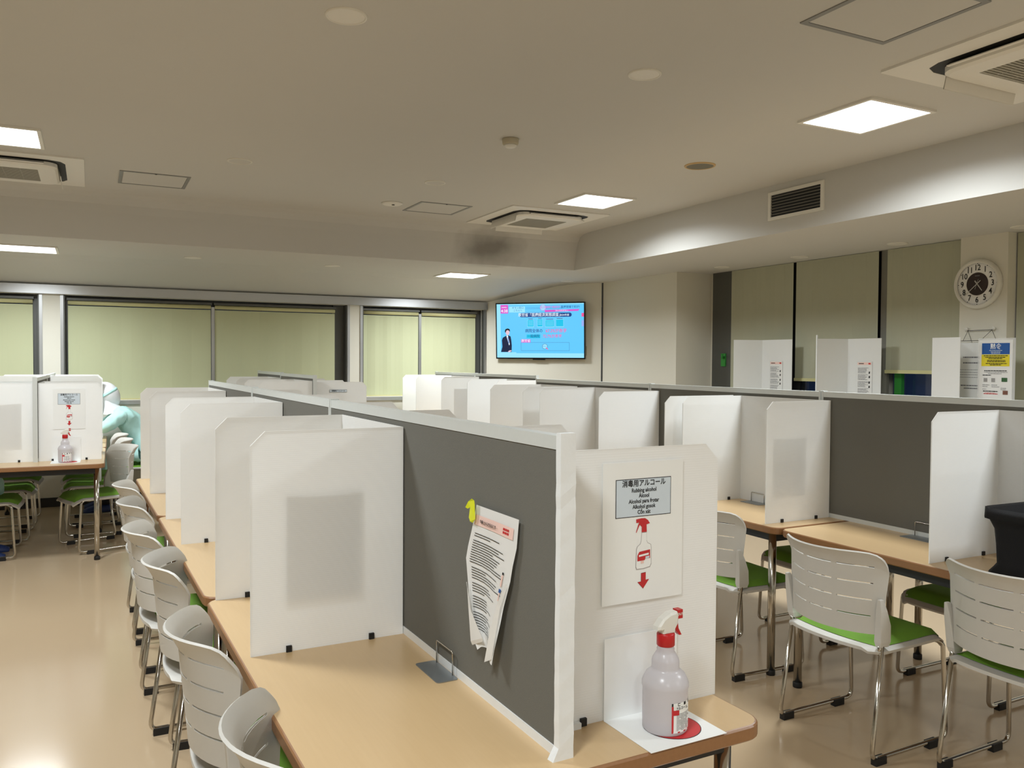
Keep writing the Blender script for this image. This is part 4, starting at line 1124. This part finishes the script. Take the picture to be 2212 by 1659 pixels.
def person(loc, rz, label, lap=False):
    """seated, facing +x; origin on the floor under the seat"""
    t = thing('person', label, 'person', loc, rz)
    hip = (-.05, 0, .56); fx = .22 if lap else .36
    V = [(hip[0], 0, hip[2], (.155, .135)), (.02, 0, .68, (.15, .13)), (.12, 0, .82, (.155, .13)), (.21, 0, .92, (.15, .10)), (.29, 0, .975, (.06, .06))]
    Eg = [(0, 1), (1, 2), (2, 3), (3, 4)]
    for s in (-1, 1):
        b = len(V)
        if lap: V += [(.17, s * .17, .905, (.075, .075)), (.12, s * .22, .79, (.06, .06)), (.10, s * .23, .69, (.052, .052)), (.18, s * .19, .645, (.042, .042)), (.26, s * .14, .635, (.03, .03))]
        else: V += [(.21, s * .16, .905, (.075, .075)), (.33, s * .21, .82, (.06, .06)), (.45, s * .20, .765, (.052, .052)), (.56, s * .12, .748, (.038, .038)), (.63, s * .06, .742, (.03, .03))]
        Eg += [(3, b), (b, b + 1), (b + 1, b + 2), (b + 2, b + 3), (b + 3, b + 4)]
        k = len(V)
        V += [(-.02, s * .10, .545, (.09, .085)), (.18, s * .12, .54, (.085, .08)), (.34, s * .13, .525, (.07, .07)), ((.34 + fx) / 2, s * .13, .32, (.062, .062)), (fx, s * .13, .15, (.055, .055))]
        Eg += [(0, k), (k, k + 1), (k + 1, k + 2), (k + 2, k + 3), (k + 3, k + 4)]
    body = skin_mesh('body', V, Eg, M['gown'], t, 0, 3)
    for s in (-1, 1):
        # hands: palm and five fingers curled
        px, py, pz = (.30, s * .12, .63) if lap else (.66, s * .045, .735)
        HV = [(px - .04, py + s * .02, pz, .026), (px, py, pz, (.036, .016)), (px + .045, py - s * .01, pz, (.036, .014))]
        HE = [(0, 1), (1, 2)]
        for q, ln in enumerate((.055, .065, .06, .045)):
            oy = (-.028 + q * .019); b = len(HV)
            HV += [(px + .07, py + oy, pz + .002, .0085), (px + .07 + ln * .55, py + oy * 1.1, pz - .003, .0078), (px + .07 + ln * .8, py + oy * 1.1, pz - .018, .0065)]
            HE += [(2, b), (b, b + 1), (b + 1, b + 2)]
        b = len(HV); HV += [(px + .02, py - s * .04, pz, .0095), (px + .05, py - s * .055, pz - .008, .008)]; HE += [(1, b), (b, b + 1)]
        skin_mesh('hand', HV, HE, M['skin'], t, 0, 1)
        # lower leg end + slipper
        obj('trouser_cuff', lathe([(.045, .07), (.05, .10), (.052, .17)], 16, fx, s * .13), M['trouser'], t, True)
        bm = bmesh.new(); rg = []
        for x, w, h in ((.29, .030, .05), (.31, .040, .06), (.37, .042, .075), (.43, .046, .07), (.50, .048, .05), (.545, .035, .03)):
            rg.append([bm.verts.new((x - .36 + fx, s * .13 + w * cos(a * PI / 8), max(.0, h * sin(a * PI / 8)) if a < 9 else 0.0)) for a in range(9)])
        for a, b in zip(rg, rg[1:]):
            for i in range(8): bm.faces.new((a[i], a[i + 1], b[i + 1], b[i]))
            bm.faces.new((a[8], a[0], b[0], b[8]))
        bm.faces.new(rg[0]); bm.faces.new(rg[-1][::-1])
        obj('slipper', bm, M['slipper'], t, True)
    # head, bent forward and down
    hd = Vector((.345, 0, 1.09))
    def ell(name, c, r_, m, tilt, cut=None):
        bm = bmesh.new(); bmesh.ops.create_uvsphere(bm, u_segments=28, v_segments=20, radius=1)
        for v in bm.verts:
            p = v.co.copy()
            if p.z < 0: p.x = p.x * (1 + .05 * p.z); p.y *= (1 + .22 * p.z)
            v.co = Vector((p.x * r_[0], p.y * r_[1], p.z * r_[2]))
        if cut:
            dele = [f_ for f_ in bm.faces if cut(f_.calc_center_median())]
            bmesh.ops.delete(bm, geom=dele, context='FACES')
        o = obj(name, bm, m, t, True); o.location = c; o.rotation_euler = (0, tilt, 0); return o
    tl = rad(28)
    ell('head', hd, (.092, .075, .118), M['skin'], tl)
    bm = bmesh.new()
    ell('hood', hd + Vector((-.008, 0, .004)), (.112, .094, .138), M['hood'], tl, lambda p: p.x > .055 and p.z < .05 and abs(p.y) < .065)
    # neck drape of the hood
    bm = bmesh.new()
    pr = [(.062, .13, .0), (.085, .06, -.0), (.115, -.01, 0), (.13, -.06, 0)]
    rings = []
    for r_, dz, dx in ((.078, -.045, .005), (.085, -.09, -.02), (.115, -.135, -.05), (.14, -.165, -.075)):
        rings.append([bm.verts.new((hd.x + dx + r_ * cos(a * PI / 12), r_ * 1.05 * sin(a * PI / 12), hd.z + dz + .008 * sin(a * 1.3))) for a in range(24)])
    for a, b in zip(rings, rings[1:]):
        for i in range(24): bm.faces.new((a[i], a[(i + 1) % 24], b[(i + 1) % 24], b[i]))
    obj('hood_drape', bm, M['hood'], t, True)
    # face: mask, goggles strap, nose bump, eyes
    mk = ell('face_mask', hd + Vector((.030, 0, -.045)), (.082, .078, .066), M['hood'], tl, lambda p: p.x < -.01)
    R = Matrix.Rotation(tl, 3, 'Y')
    for s in (-1, 1):
        e = obj('eye', lathe([(.001, -.004), (.010, -.003), (.012, 0), (.010, .003), (.001, .004)], 12), M['ink'], t, True)
        e.location = hd + R @ Vector((.083, s * .030, .012)); e.rotation_euler = (0, PI / 2 + tl, 0)
        ea = obj('strap', tube([(0, 0, 0), (-.06, s * .012, .0), (-.12, 0, .006)], .004, .02, 6), M['gown'], t, True)
        ea.location = hd + R @ Vector((.06, s * .088, .012)); ea.rotation_euler = (0, tl, 0)
    bn = obj('headband', ring_prism([(p[0] * 1.0, p[1]) for p in [(.114 * cos(a * PI / 16), .097 * sin(a * PI / 16)) for a in range(32)]], [(.106 * cos(a * PI / 16), .090 * sin(a * PI / 16)) for a in range(32)], -.014, .014), M['gown'], t, True)
    bn.location = hd + R @ Vector((-.006, 0, .02)); bn.rotation_euler = (0, tl, 0)
    return t
person(RL.w(.43, 8.90, 0), PI + RL.rz, 'person in teal gown, white hood and mask, leaning over the left row table')
person(RL.w(-.97, 7.12, 0), RL.rz, 'person at the far-left photo edge, only teal gown hem and blue slippers visible', True)

# ---------------------------------------------------------------- light and world
w = bpy.data.worlds.new('world'); C.world = w; w.use_nodes = True
w.node_tree.nodes['Background'].inputs[0].default_value = (.02, .03, .06, 1)
w.node_tree.nodes['Background'].inputs[1].default_value = .5
C.view_settings.view_transform = 'Standard'
C.view_settings.look = 'None'
C.view_settings.exposure = .14
C.cycles.max_bounces = 10; C.cycles.diffuse_bounces = 6; C.cycles.glossy_bounces = 4
C.cycles.sample_clamp_indirect = 6
C.cycles.use_denoising = True
